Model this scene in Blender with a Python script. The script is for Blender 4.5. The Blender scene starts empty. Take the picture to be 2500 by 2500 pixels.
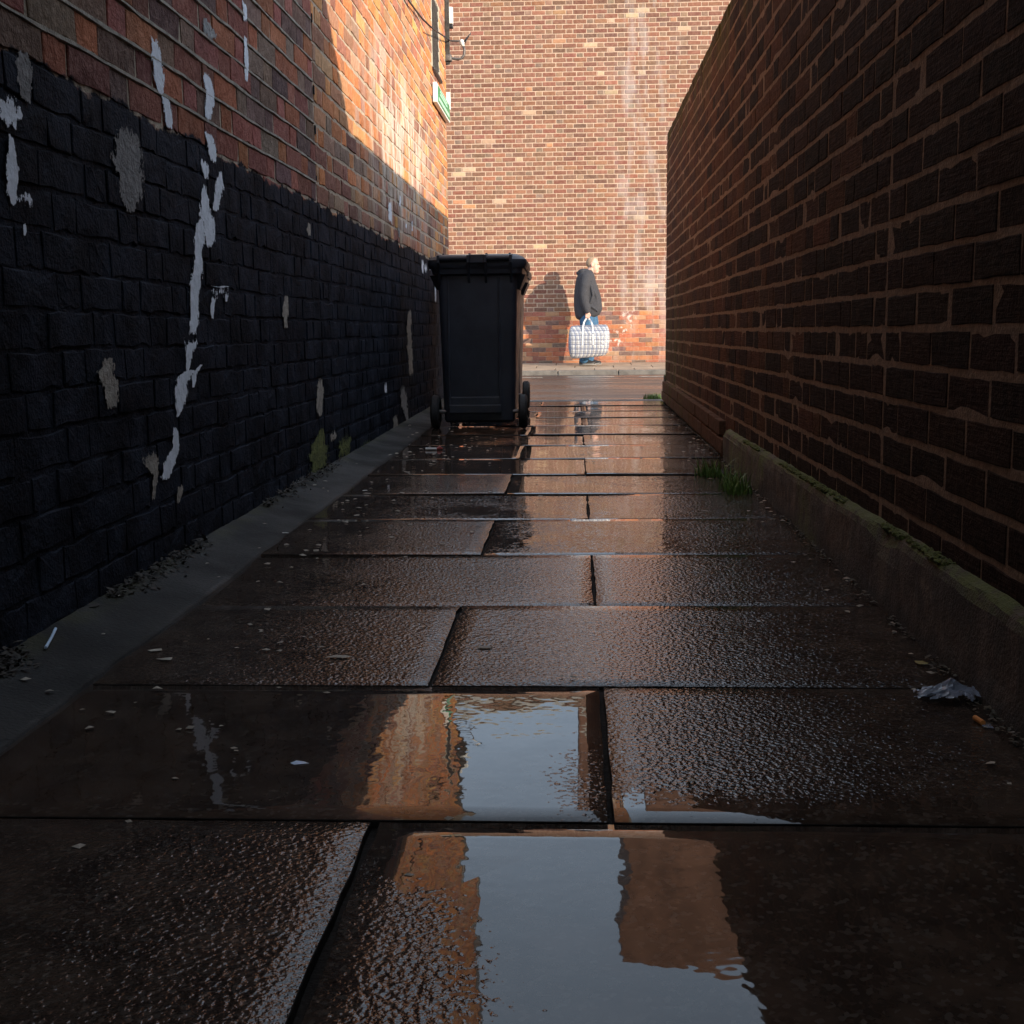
import bpy, bmesh, math, random
import numpy as np
from mathutils import Vector, Matrix, noise as mnoise

random.seed(7); rng = np.random.default_rng(7)
SC = bpy.context.scene
COL = SC.collection

# ------------------------------------------------------------------ camera
F = 2980.0            # focal length in pixels of the 2500 px photograph
VP = (1403.0, 806.0)  # where the alley runs to
H = 0.605             # camera height, metres
ROLL = -0.003
_y = np.array([VP[0]-1250, 1250-VP[1], F]); _y /= np.linalg.norm(_y)
_u = np.array([ROLL, 1.0, 0.0]); _u -= _y*(_u@_y); _u /= np.linalg.norm(_u)
_x = np.cross(_u, _y)
AX = np.array([_x, _y, _u])          # rows: world axes seen in camera space (right, up, forward)
CO = np.array([0, 0, H])
def ray(u, v): return AX @ np.array([u-1250, 1250-v, F])
def onx(u, v, X): d = ray(u, v); return CO + d*(X/d[0])
def ony(u, v, Y): d = ray(u, v); return CO + d*(Y/d[1])
SLOPE = 0.0085
def gz(y): return SLOPE*max(min(y, 9.25), 0.0)
def ong(u, v, up=0.0): d = ray(u, v); return CO + d*(-(H-up)/(d[2]-SLOPE*d[1]))
def proj(P):
    q = AX.T @ (np.array(P)-CO)
    return 1250+F*q[0]/q[2], 1250-F*q[1]/q[2], q[2]

cam = bpy.data.cameras.new('camera'); cam_o = bpy.data.objects.new('camera', cam); COL.objects.link(cam_o)
cam.sensor_width = 36; cam.sensor_fit = 'HORIZONTAL'; cam.lens = 36*F/2500
cam.clip_start = 0.02; cam.clip_end = 3000
right, up, fwd = AX[:, 0], AX[:, 1], AX[:, 2]
M = Matrix(
    ((right[0], up[0], -fwd[0], 0), (right[1], up[1], -fwd[1], 0), (right[2], up[2], -fwd[2], H), (0, 0, 0, 1)))
cam_o.matrix_world = M
SC.camera = cam_o

# ------------------------------------------------------------------ sky, sun, exposure
AZ = math.radians(48); EL = math.atan(0.313*math.sin(AZ))
tosun = Vector((math.sin(AZ)*math.cos(EL), -math.cos(AZ)*math.cos(EL), math.sin(EL)))
W = bpy.data.worlds.new('World'); SC.world = W; W.use_nodes = True
wn = W.node_tree; sky = wn.nodes.new('ShaderNodeTexSky'); sky.sky_type = 'NISHITA'; sky.sun_disc = False
sky.sun_elevation = EL; sky.sun_rotation = math.pi-AZ
sky.air_density = 1.0; sky.dust_density = 1.0; sky.ozone_density = 1.0
# thin bright cloud spread evenly over the whole sky
tc = wn.nodes.new('ShaderNodeTexCoord'); cn = wn.nodes.new('ShaderNodeTexNoise'); cn.inputs['Scale'].default_value = 2.2; cn.inputs['Detail'].default_value = 6
wn.links.new(tc.outputs['Generated'], cn.inputs['Vector'])
cr = wn.nodes.new('ShaderNodeMapRange'); cr.inputs[1].default_value = .3; cr.inputs[2].default_value = .75; cr.inputs[3].default_value = .35; cr.inputs[4].default_value = .8
wn.links.new(cn.outputs[0], cr.inputs[0])
cm = wn.nodes.new('ShaderNodeMix'); cm.data_type = 'RGBA'; cm.inputs[7].default_value = (8.6, 10.4, 12.8, 1)
wn.links.new(cr.outputs[0], cm.inputs[0]); wn.links.new(sky.outputs[0], cm.inputs[6])
wn.links.new(cm.outputs[2], wn.nodes['Background'].inputs[0]); wn.nodes['Background'].inputs[1].default_value = 0.15
sl = bpy.data.lights.new('sun', 'SUN'); sl.energy = 4.7; sl.angle = math.radians(0.55); sl.color = (1.0, 0.86, 0.68)
so = bpy.data.objects.new('sun', sl); COL.objects.link(so); so.rotation_euler = tosun.to_track_quat('Z', 'Y').to_euler()
so.location = (8, -8, 12)
vs = SC.view_settings; vs.view_transform = 'Standard'; vs.look = 'None'; vs.exposure = 0.48; vs.gamma = 1.0
SC.cycles.use_denoising = True
SC.cycles.max_bounces = 8; SC.cycles.diffuse_bounces = 4; SC.cycles.glossy_bounces = 4
SC.cycles.sample_clamp_indirect = 4.0

# ------------------------------------------------------------------ helpers
def link(o, parent=None):
    COL.objects.link(o)
    if parent is not None: o.parent = parent
    return o
def tag(o, label=None, cat=None, group=None, kind=None):
    if label: o['label'] = label
    if cat: o['category'] = cat
    if group: o['group'] = group
    if kind: o['kind'] = kind
    return o
def empty(name, loc=(0, 0, 0)):
    o = bpy.data.objects.new(name, None); o.location = loc; o.empty_display_size = 0.1
    return link(o)
def pyobj(name, verts, faces, mat, parent=None, smooth=False):
    me = bpy.data.meshes.new(name); me.from_pydata([tuple(map(float, v)) for v in verts], [], faces); me.update()
    if mat: me.materials.append(mat)
    if smooth: me.polygons.foreach_set('use_smooth', [True]*len(me.polygons))
    o = bpy.data.objects.new(name, me); link(o, None)
    if parent is not None:
        o.parent = parent
        if parent.location.length > 0: o.matrix_parent_inverse = Matrix.Translation(-parent.location)
    return o
def bmobj(name, bm, mat, parent=None, smooth=False):
    bmesh.ops.recalc_face_normals(bm, faces=bm.faces)
    me = bpy.data.meshes.new(name); bm.to_mesh(me); bm.free()
    if mat: me.materials.append(mat)
    if smooth: me.polygons.foreach_set('use_smooth', [True]*len(me.polygons))
    o = bpy.data.objects.new(name, me); link(o)
    if parent is not None:
        o.parent = parent
        if parent.location.length > 0: o.matrix_parent_inverse = Matrix.Translation(-parent.location)
    return o
def box(bm, c, s, bev=0.0, rot=None):
    r = bmesh.ops.create_cube(bm, size=1.0)
    vs_ = r['verts']
    for v in vs_:
        v.co = Vector((v.co.x*s[0], v.co.y*s[1], v.co.z*s[2]))
        if rot is not None: v.co = rot @ v.co
        v.co += Vector(c)
    if bev > 0:
        es = list({e for v in vs_ for e in v.link_edges})
        bmesh.ops.bevel(bm, geom=es, offset=bev, segments=2, affect='EDGES', profile=0.5)
def tube(bm, pts, rad, seg=10, cap=True):
    pts = [Vector(p) for p in pts]; rads = rad if hasattr(rad, '__len__') else [rad]*len(pts)
    rings = []
    prev = None
    for i, p in enumerate(pts):
        t = (pts[min(i+1, len(pts)-1)]-pts[max(i-1, 0)]).normalized()
        a = prev if prev is not None else (Vector((0, 0, 1)) if abs(t.z) < 0.9 else Vector((1, 0, 0)))
        a = (a-t*a.dot(t)).normalized(); b = t.cross(a); prev = a
        rings.append([bm.verts.new(p+(a*math.cos(k*2*math.pi/seg)+b*math.sin(k*2*math.pi/seg))*rads[i]) for k in range(seg)])
    for r0, r1 in zip(rings, rings[1:]):
        for k in range(seg): bm.faces.new((r0[k], r0[(k+1) % seg], r1[(k+1) % seg], r1[k]))
    if cap:
        bm.faces.new(rings[0]); bm.faces.new(rings[-1])
def loft(bm, rings, cap=True):
    R = [[bm.verts.new(p) for p in r] for r in rings]; n = len(R[0])
    for a, b in zip(R, R[1:]):
        for k in range(n): bm.faces.new((a[k], a[(k+1) % n], b[(k+1) % n], b[k]))
    if cap: bm.faces.new(R[0]); bm.faces.new(R[-1])
def rrect(cx, cy, z, w, d, r, n=4):
    out = []
    for qx, qy, a0 in ((1, 1, 0), (-1, 1, 90), (-1, -1, 180), (1, -1, 270)):
        for k in range(n+1):
            a = math.radians(a0+90*k/n)
            out.append((cx+qx*(w/2-r)+r*math.cos(a), cy+qy*(d/2-r)+r*math.sin(a), z))
    return out
def ell(cx, cy, z, rx, ry, n=20, p=2.0):
    out = []
    for k in range(n):
        a = 2*math.pi*k/n; c, s = math.cos(a), math.sin(a)
        out.append((cx+rx*math.copysign(abs(c)**(2/p), c), cy+ry*math.copysign(abs(s)**(2/p), s), z))
    return out
def fn(x, y=0.0, z=0.0): return mnoise.noise(Vector((x, y, z)))

# ------------------------------------------------------------------ material helper
class NT:
    def __init__(s, name):
        s.mat = bpy.data.materials.new(name); s.mat.use_nodes = True; s.t = s.mat.node_tree
        s.b = s.t.nodes['Principled BSDF']; s.geo = None
    def n(s, typ, ins=None, out=0, **props):
        nd = s.t.nodes.new('ShaderNode'+typ)
        for k, v in props.items(): setattr(nd, k, v)
        for k, v in (ins or {}).items(): s.set(nd.inputs[k], v)
        return nd.outputs[out]
    def set(s, sock, v):
        if isinstance(v, bpy.types.NodeSocket): s.t.links.new(v, sock)
        else:
            if sock.type == 'RGBA' and len(v) == 3: v = (*v, 1)
            sock.default_value = v
    def pos(s):
        if s.geo is None: s.geo = s.t.nodes.new('ShaderNodeNewGeometry').outputs['Position']
        return s.geo
    def scaled(s, sc, off=(0, 0, 0)): return s.n('Mapping', {0: s.pos(), 'Scale': sc, 'Location': off})
    def noise(s, scale, detail=3, rough=0.55, vec=None, col=False):
        return s.n('TexNoise', {'Vector': vec if vec is not None else s.pos(), 'Scale': scale, 'Detail': detail, 'Roughness': rough}, out=1 if col else 0)
    def m(s, op, a, b=0.0, c=0.0, clamp=False): return s.n('Math', {0: a, 1: b, 2: c}, operation=op, use_clamp=clamp)
    def ramp(s, v, lo, hi, a=0.0, b=1.0): return s.n('MapRange', {0: v, 1: lo, 2: hi, 3: a, 4: b}, interpolation_type='SMOOTHSTEP')
    def mix(s, f, a, b, typ='MIX'):
        nd = s.t.nodes.new('ShaderNodeMix'); nd.data_type = 'RGBA'; nd.blend_type = typ
        s.set(nd.inputs[0], f); s.set(nd.inputs[6], a); s.set(nd.inputs[7], b); return nd.outputs[2]
    def xyz(s, vec=None):
        nd = s.t.nodes.new('ShaderNodeSeparateXYZ'); s.set(nd.inputs[0], vec if vec is not None else s.pos()); return nd.outputs
    def attr(s, name, out='Color', typ='GEOMETRY'):
        nd = s.t.nodes.new('ShaderNodeAttribute'); nd.attribute_name = name; nd.attribute_type = typ; return nd.outputs[out]
    def bump(s, h, dist=0.002, strength=1.0, normal=None):
        ins = {'Height': h, 'Distance': dist, 'Strength': strength}
        if normal is not None: ins['Normal'] = normal
        return s.n('Bump', ins)
    def done(s, color, rough=0.8, normal=None, **kw):
        s.set(s.b.inputs['Base Color'], color); s.set(s.b.inputs['Roughness'], rough)
        if normal is not None: s.set(s.b.inputs['Normal'], normal)
        for k, v in kw.items(): s.set(s.b.inputs[k.replace('_', ' ')], v)
        return s.mat
def simple(name, color, rough=0.6, var=0.15, scale=20.0, bumpd=0.0, bscale=150.0, **kw):
    t = NT(name); nz = t.noise(scale, 4)
    c = t.mix(t.ramp(nz, .3, .7), tuple(x*(1-var) for x in color), tuple(x*(1+var) for x in color))
    nrm = t.bump(t.noise(bscale, 3), bumpd) if bumpd > 0 else None
    return t.done(c, rough, nrm, **kw)

XL, XR, YF = -0.99, 0.674, 20.9      # faces of the left, right and far walls
COURSE = 0.0747

def brick_base(t):
    oc = t.t.nodes.new('ShaderNodeObjectInfo').outputs['Color']
    c = t.mix(1.0, oc, t.attr('bcol'), 'MULTIPLY')
    return c

def left_shader(name, mortar=None):
    t = NT(name); x, y, z = t.xyz()
    c = brick_base(t) if mortar is None else mortar
    n1 = t.noise(55, 5, .65); n2 = t.noise(9, 4)
    c = t.mix(t.ramp(n1, .35, .7), t.mix(0.28, c, (0, 0, 0)), t.mix(.12, c, (.6, .45, .35)))
    # soot and damp over the older near part
    c = t.mix(t.m('MULTIPLY', t.ramp(t.noise(2.6, 5), .45, .75, 0, .5), t.ramp(y, 4.6, 5.0, 1, .25)), c, (.05, .038, .032))
    # pale salts that ran down the far part
    streak = t.noise(1.0, 4, .6, t.scaled((1, 9, 2.2)))
    zone = t.m('MULTIPLY', t.ramp(t.m('ABSOLUTE', t.m('SUBTRACT', y, 7.3)), .2, 1.9, 1, 0), t.ramp(t.m('ABSOLUTE', t.m('SUBTRACT', z, 1.6)), .2, .62, 1, 0))
    c = t.mix(t.m('MULTIPLY', t.ramp(streak, .40, .60, 0, .9), zone), c, (.72, .62, .52))
    # black paint on the lower wall
    edge = t.m('ADD', t.m('MULTIPLY', t.noise(7, 4), .12), t.m('MULTIPLY', t.noise(45, 3), .03))
    pm = t.ramp(t.m('SUBTRACT', t.m('ADD', z, edge), 1.175), -.004, .006, 1, 0)
    chips = t.ramp(t.noise(24, 5, .7), .71, .74)
    pcol = t.mix(t.ramp(t.noise(6, 5, .65), .35, .7), (.0085, .010, .0145), (.026, .031, .044))
    pcol = t.mix(t.ramp(t.noise(1, 4, .7, t.scaled((1, 22, 4))), .6, .8, 0, .35), pcol, (.10, .11, .13))
    pcol = t.mix(chips, pcol, t.mix(.6, c, (.10, .085, .07)))
    c = t.mix(pm, c, pcol)
    rough = t.ramp(pm, 0, 1, .9, .75)
    nrm = t.bump(t.m('ADD', t.m('ADD', t.noise(160, 4, .6), t.m('MULTIPLY', t.noise(38, 4, .6), 1.6)), t.m('MULTIPLY', t.noise(13, 4, .6), 1.8)), .0042)
    return t.done(c, rough, nrm, Specular_IOR_Level=t.ramp(pm, 0, 1, .15, .04))

def right_shader(name, mortar=None):
    t = NT(name); x, y, z = t.xyz()
    c = brick_base(t) if mortar is None else mortar
    c = t.mix(t.ramp(t.noise(40, 5, .65), .35, .7), t.mix(.4, c, (.01, .006, .005)), t.mix(.06, c, (.5, .35, .25)))
    algae = t.m('MULTIPLY', t.noise(1.0, 5, .6, t.scaled((1, 7, 2.0))), 1.0)
    top = t.ramp(z, 1.6, 2.0); endz = t.m('MULTIPLY', t.ramp(y, 6.2, 8.2), t.ramp(z, 1.15, .5))
    am = t.m('MULTIPLY', t.ramp(algae, .42, .66), t.m('MAXIMUM', top, t.m('MULTIPLY', endz, .8)))
    c = t.mix(t.m('MULTIPLY', am, .75), c, (.085, .082, .025))
    wire = t.noise(1.0, 3, .6, t.scaled((1, 9, 160)))
    h = t.m('ADD', t.m('MULTIPLY', wire, .9 if mortar is None else .2), t.noise(150, 4, .6))
    return t.done(c, .95, t.bump(h, .0034), Specular_IOR_Level=.07)

def far_shader(name, mortar=None):
    t = NT(name); x, y, z = t.xyz()
    c = brick_base(t) if mortar is None else mortar
    c = t.mix(t.ramp(t.noise(22, 4, .65), .35, .7), t.mix(.12, c, (0, 0, 0)), t.mix(.1, c, (.7, .5, .35)))
    # lime bloom on the right and a scuffed patch near the ground
    bl = t.m('MULTIPLY', t.ramp(t.m('ABSOLUTE', t.m('SUBTRACT', x, 1.15)), .1, .8, 1, 0), t.ramp(t.noise(1, 4, .6, t.scaled((5, 1, 1.2))), .45, .7, 0, .45))
    c = t.mix(bl, c, (.5, .44, .42))
    sc = t.m('MULTIPLY', t.m('MULTIPLY', t.ramp(t.m('ABSOLUTE', t.m('SUBTRACT', t.m('SUBTRACT', x, t.m('MULTIPLY', z, .5)), .5)), .08, .2, 1, 0), t.ramp(t.m('ABSOLUTE', t.m('SUBTRACT', z, .6)), .2, .5, 1, 0)),
             t.ramp(t.noise(9, 5, .7), .52, .62))
    c = t.mix(sc, c, (.62, .52, .46))
    dirt = t.ramp(z, .3, .06, 0, .5)
    c = t.mix(t.m('MULTIPLY', dirt, t.noise(6, 4)), c, (.12, .08, .055))
    return t.done(c, .88, t.bump(t.noise(90, 4, .6), .003))

MAT = {}
MAT['left_brick'] = left_shader('left_brick'); MAT['left_mortar'] = left_shader('left_mortar', (.58, .46, .34))
MAT['right_brick'] = right_shader('right_brick'); MAT['right_mortar'] = right_shader('right_mortar', (.34, .24, .175))
MAT['far_brick'] = far_shader('far_brick'); MAT['far_mortar'] = far_shader('far_mortar', (.52, .37, .27))

# ------------------------------------------------------------------ bricks
# a wall frame: origin, direction along, outward normal
FR = {'L': (np.array([XL, 0, 0]), np.array([0, 1, 0]), np.array([1, 0, 0])),
      'R': (np.array([XR, 0, 0]), np.array([0, 1, 0]), np.array([-1, 0, 0])),
      'F': (np.array([0, YF, 0]), np.array([1, 0, 0]), np.array([0, -1, 0]))}
UPV = np.array([0, 0, 1.0])
def w2(fr, u, v, n):
    o, a, nn = FR[fr]
    return o+np.outer(np.atleast_1d(u), a)+np.outer(np.atleast_1d(v), UPV)+np.outer(np.atleast_1d(n), nn)

def lay(fr, u0, u1, v0, ncourse, bond, joint, sag, phase=0.0, hole=None, bed=None):
    bed = bed or joint
    """bricks as (uc, vc, half length, half height, kind, course)"""
    out = []
    S, Hd = .225, .1125
    for c in range(ncourse):
        va, vb = v0+c*COURSE+bed/2, v0+(c+1)*COURSE-bed/2
        if bond == 'flemish': seq, per, off = [(S, 's'), (Hd, 'h')], S+Hd, ((S+Hd)/2)*(c % 2)
        else: seq, per, off = [(S, 's')], S, S/2*(c % 2)
        off = (off+phase) % per
        u = u0-per+off; k = 0
        while u < u1:
            L, kd = seq[k % len(seq)]; k += 1
            a, b = u+joint/2+random.uniform(-.002, .002), u+L-joint/2+random.uniform(-.002, .002)
            u += L
            a, b = max(a, u0+joint/2), min(b, u1-joint/2)
            if b-a < .03: continue
            uc, vc = (a+b)/2, (va+vb)/2
            vc += sag*(fn(uc*1.1, c*.35, 3.1)+.5*fn(uc*3.1, c*.6, 8.2))
            if hole and any(h[0] < uc < h[1] and h[2] < vc < h[3] for h in hole): continue
            out.append((uc, vc, (b-a)/2, (vb-va)/2, kd, c))
    return out

def brick_shape(hl, hh, K, wob, bevel, depth, prox):
    """verts (n,3) in (u,v,n) about the centre, faces"""
    nl = {10: 4, 8: 3, 4: 1}[K]; ns = {10: 1, 8: 1, 4: 1}[K]
    pts = []
    for i in range(nl): pts.append((-hl+2*hl*i/nl, -hh))
    for i in range(ns): pts.append((hl, -hh+2*hh*i/ns))
    for i in range(nl): pts.append((hl-2*hl*i/nl, hh))
    for i in range(ns): pts.append((-hl, hh-2*hh*i/ns))
    pts = np.array(pts); k = len(pts)
    pts = pts+rng.uniform(-wob, wob, pts.shape)
    inn = pts*np.array([[(hl-bevel)/hl, (hh-bevel)/hh]])+rng.uniform(-wob*.4, wob*.4, pts.shape)
    V = [np.c_[pts, np.full(k, -depth)], np.c_[pts, np.full(k, prox-bevel*.7)], np.c_[inn, prox+rng.uniform(-1, 1, k)*wob*.4], np.array([[0, 0, prox+wob*.3]])]
    V = np.vstack(V)
    Fc = []
    for i in range(k):
        j = (i+1) % k
        Fc.append((i, j, k+j, k+i)); Fc.append((k+i, k+j, 2*k+j, 2*k+i)); Fc.append((2*k+i, 2*k+j, 3*k))
    return V, Fc

def build_bricks(fr, bricks, parent, mat, colour, K, wob, bevel, depth, prox, jit, restname, keep=300, protos=10):
    o, a, nn = FR[fr]
    R = np.array([a, UPV, nn])
    # how large each shows in the photograph
    area = np.zeros(len(bricks))
    for i, (uc, vc, hl, hh, kd, c) in enumerate(bricks):
        P = w2(fr, uc, vc, 0)[0]
        if P[1] < .4: continue
        px = [proj(w2(fr, uc+s*hl, vc+t*hh, 0)[0]) for s, t in ((-1, -1), (1, -1), (1, 1), (-1, 1))]
        cx = sum(p[0] for p in px)/4; cy = sum(p[1] for p in px)/4
        if not (0 < cx < 2500 and 0 < cy < 2500): continue
        area[i] = abs(sum(px[k][0]*px[(k+1) % 4][1]-px[(k+1) % 4][0]*px[k][1] for k in range(4)))/2
    order = [int(i) for i in np.argsort(-area)[:keep] if area[i] > 0]
    single = set(order)
    cache = {}
    flip = np.linalg.det(R) < 0
    for i in order:
        uc, vc, hl, hh, kd, c = bricks[i]
        key = (round(hl, 3) if abs(hl-(.1125 if kd == 's' else .05625)) > .012 else kd, random.randrange(protos))
        if key not in cache:
            V, Fc = brick_shape(hl, hh, K, wob, bevel, depth, prox)
            me = bpy.data.meshes.new('brick'); me.from_pydata([tuple(v) for v in (V@R)], [], [f[::-1] for f in Fc] if flip else Fc); me.update()
            ca = me.color_attributes.new('bcol', 'FLOAT_COLOR', 'POINT'); ca.data.foreach_set('color', [1.0]*4*len(V))
            me.materials.append(mat); cache[key] = me
        ob = bpy.data.objects.new('brick', cache[key]); COL.objects.link(ob); ob.parent = parent
        ob.location = Vector(w2(fr, uc, vc, random.uniform(-jit, jit))[0])-parent.location
        ob.color = (*colour(uc, vc, kd), 1)
    VV, FF, CC = [], [], []; off = 0
    for i, (uc, vc, hl, hh, kd, c) in enumerate(bricks):
        if i in single: continue
        V, Fc = brick_shape(hl, hh, K if area[i] > 900 else min(K, 8) if area[i] > 350 else 4, wob, bevel, depth, prox)
        V = V+np.array([0, 0, random.uniform(-jit, jit)])
        VV.append(V@R+w2(fr, uc, vc, 0)[0]); FF += [tuple(x+off for x in (f[::-1] if flip else f)) for f in Fc]
        CC.append(np.tile(np.array([*colour(uc, vc, kd), 1.0]), (len(V), 1))); off += len(V)
    VV = np.vstack(VV); CC = np.vstack(CC)
    ob = pyobj(restname, VV, FF, mat); ob.parent = parent; ob.matrix_parent_inverse = Matrix.Translation(-parent.location)
    ca = ob.data.color_attributes.new('bcol', 'FLOAT_COLOR', 'POINT'); ca.data.foreach_set('color', CC.astype(np.float32).ravel())
    ob.color = (1, 1, 1, 1); ob['kind'] = 'stuff'
    return ob

def pick(pal):
    c, s = random.choice(pal); k = random.uniform(1-s, 1+s)
    return tuple(min(.9, x*k*random.uniform(.93, 1.07)) for x in c)

# ================================================================== LARGE STRUCTURE
# ---- ground sheet
def ground_mat():
    t = NT('earth'); return t.done(t.mix(t.noise(3, 4), (.06, .05, .04), (.10, .085, .07)), .9)
pyobj('ground', [(-600, -600, -.35), (600, -600, -.35), (600, 600, -.35), (-600, 600, -.35)], [(0, 1, 2, 3)], ground_mat())['kind'] = 'structure'

# ---- wet paving of the alley
def slab_mat():
    t = NT('wet_slab'); x, y, z = t.xyz()
    wet = t.attr('wet', 'Fac')
    grain = t.m('MULTIPLY', t.noise(128, 1.8, .5), t.ramp(t.noise(3.3, 3), .3, .7, .85, 1.12))
    coarse = t.noise(46, 3, .5)
    hgt = t.m('ADD', t.m('MULTIPLY', grain, .72), t.m('MULTIPLY', coarse, .28))
    lev = t.m('ADD', wet, t.m('MULTIPLY', t.m('SUBTRACT', t.noise(5.5, 4), .5), .34))
    surf = t.m('SMOOTH_MAX', hgt, lev, .014)
    dry = t.m('SUBTRACT', hgt, lev)
    under = t.ramp(dry, -.03, .05, 1, 0)
    base = t.mix(t.ramp(t.noise(14, 5, .65), .35, .7), (.024, .016, .012), (.052, .035, .025))
    agg = t.n('TexVoronoi', {'Vector': t.pos(), 'Scale': 170}, out=1)
    bw = t.n('RGBToBW', {0: agg})
    base = t.mix(t.ramp(bw, .62, .9, 0, .45), base, (.10, .085, .07))
    base = t.mix(t.ramp(t.noise(1.7, 4), .5, .75, 0, .6), base, (.062, .036, .025))
    rough = t.ramp(under, 0, 1, .07, .02)
    nrm = t.bump(surf, .0040, 1.0)
    return t.done(base, rough, nrm, IOR=1.36)
MAT['slab'] = slab_mat()
MAT['bed'] = simple('joint_sand', (.014, .011, .009), .9, .4, 30, .004, 120, Specular_IOR_Level=.15)
def wetness(x, y):
    w = .40+.10*fn(x*1.3, y*1.1, 5.0)
    def soft(v, a, b): t = min(max((v-a)/(b-a), 0), 1); return t*t*(3-2*t)
    if y < 1.41:
        w = .33+.47*max(soft(x, -.20+.12*(1.25-y), -.06+.16*(1.25-y)), soft(y, 1.16, 1.32)*soft(x, -.27, -.20))-.11*soft(1.12-y, 0, .2)
        if x > .02: w = max(w, .27+.45*soft(x, .02, .10)*soft(y, .45, .65))
        if x < -.25: w = .25+.10*soft(y, 1.1, 1.4)
        if x > .36: w = max(w, .55)
    elif y < 1.98:
        if x < .04:
            w = .80 - .27*soft(x, -.09, .0)*soft(1.9-y, .0, .2) - .05*soft(-x, .3, .7)
            w = max(w, .52) if x < -.2 else w
        else: w = .31+.36*soft(1.56-y, 0, .13)*soft(.62-x, 0, .15)+.1*soft(x, .4, .6)
    elif y < 2.56: w = .30+.14*soft(-x, .5, .8)+.06*fn(x*3, y*2)
    elif y < 3.13: w = .33+.2*soft(-x, .35, .7)+.03*fn(x*3, y*2)
    elif y < 3.70: w = (.34+.2*soft(-x, .5, .7)) if x < -.245 else .53-.16*soft(x, .2, .45)
    elif y < 4.25: w = .54-.2*soft(x, .18, .4)
    elif y < 4.80: w = (.33+.25*soft(-x, .5, .7)) if x < -.245 else .56-.2*soft(x, .22, .5)
    else: w = .60+.10*fn(x*1.7+3, y*1.1)-.20*soft(x, .25, .5)+.06*soft(-x, .4, .7)
    return w
rows = [-3.15, -2.58, -2.01, -1.44, -.87, -.30, .27, .84, 1.41, 1.98, 2.56, 3.13, 3.70, 4.25, 4.80, 5.37, 5.94, 6.49, 7.05, 7.62, 8.17, 8.70, 9.22]
bm = bmesh.new(); box(bm, (-.15, 3.0, -.06), (1.62, 12.5, .06))
for v in bm.verts: v.co.z += SLOPE*v.co.y+.0215
pav = bmobj('alley_pavement', bm, MAT['bed']); pav['kind'] = 'structure'
def slab(xa, xb, ya, yb, tilt, dz, gap, level=False):
    g = .0022
    ga = gap/2
    nx = max(6, int((xb-xa)/.045)); ny = max(5, int((yb-ya)/.045))
    Lx, Ly = xb-xa-2*ga, yb-ya-2*g
    us = [0, .0012/Lx]+[i/nx for i in range(1, nx)]+[1-.0012/Lx, 1]; vs_ = [0, .0012/Ly]+[j/ny for j in range(1, ny)]+[1-.0012/Ly, 1]
    nx, ny = len(us)-1, len(vs_)-1
    V, Fc, Wt = [], [], []
    for j, v in enumerate(vs_):
        for i, u in enumerate(us):
            px = xa+ga+Lx*u; py = ya+g+Ly*v
            e = 0
            if i in (0, nx) or j in (0, ny): e = -.0008
            wob = .0010*fn(px*22, py*22, 2.0)+.007*max(0, fn(px*11, py*11, 7.0)-.25)
            if i <= 1: px += wob+.004*fn(py*9, xa*3)+.003*fn(py*31, xa*3)
            if i >= nx-1: px -= wob+.004*fn(py*9, xb*3)+.003*fn(py*31, xb*3)
            if j <= 1: py += wob
            if j >= ny-1: py -= wob
            z = (gz(py) if not level else gz(1.7)+(0 if ya > 1.3 else -.0004))+dz+e+tilt[0]*(u-.5)+tilt[1]*(v-.5)+.0006*fn(px*4, py*4, 1)
            V.append((px, py, z)); Wt.append(wetness(px, py))
    for j in range(ny):
        for i in range(nx):
            a = j*(nx+1)+i; Fc.append((a, a+1, a+nx+2, a+nx+1))
    ring = [i for i in range(nx+1)]+[j*(nx+1)+nx for j in range(1, ny+1)]+[ny*(nx+1)+i for i in range(nx-1, -1, -1)]+[j*(nx+1) for j in range(ny-1, 0, -1)]
    b0 = len(V); m_ = len(ring)
    for dzz in (0, -.03):
        for r in ring: V.append((V[r][0], V[r][1], V[r][2]+dzz)); Wt.append(.4)
    for k in range(m_):
        k2 = (k+1) % m_; Fc.append((b0+k2, b0+k, b0+m_+k, b0+m_+k2))
    o = pyobj('slab', V, Fc, MAT['slab'], pav, True)
    o.data.materials.append(MAT['bed']); o.data.polygons.foreach_set('material_index', [0 if k < nx*ny and 0 < k % nx < nx-1 and 0 < k//nx < ny-1 else 1 for k in range(len(Fc))])
    o.data.polygons.foreach_set('use_smooth', [0 < (k % nx) < nx-1 and 0 < (k//nx) < ny-1 if k < nx*ny else False for k in range(len(Fc))])
    at = o.data.attributes.new('wet', 'FLOAT', 'POINT'); at.data.foreach_set('value', Wt)
    return o
def left_edge(y): return -.825+.014*fn(y*1.3)+.007*fn(y*5)+.004*fn(y*16)
for r in range(len(rows)-1):
    ya, yb = rows[r], rows[r+1]
    jx = .042 if (r % 2 == 0) else -.245        # row 1.41-1.98 (r=8) splits at .042
    near = ya < 2.0
    for xa, xb in ((-.86, jx), (jx, .648)):
        flat = .84 <= ya < 1.98
        ti = (0, 0) if flat else (random.uniform(-.004, .004), random.uniform(-.003, .003))
        slab(xa, xb, ya, yb, ti, 0 if flat else random.uniform(-.002, .002), .010 if (ya < 1.41 and jx < 0) else random.choice((.004, .005, .007)), flat)

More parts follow.
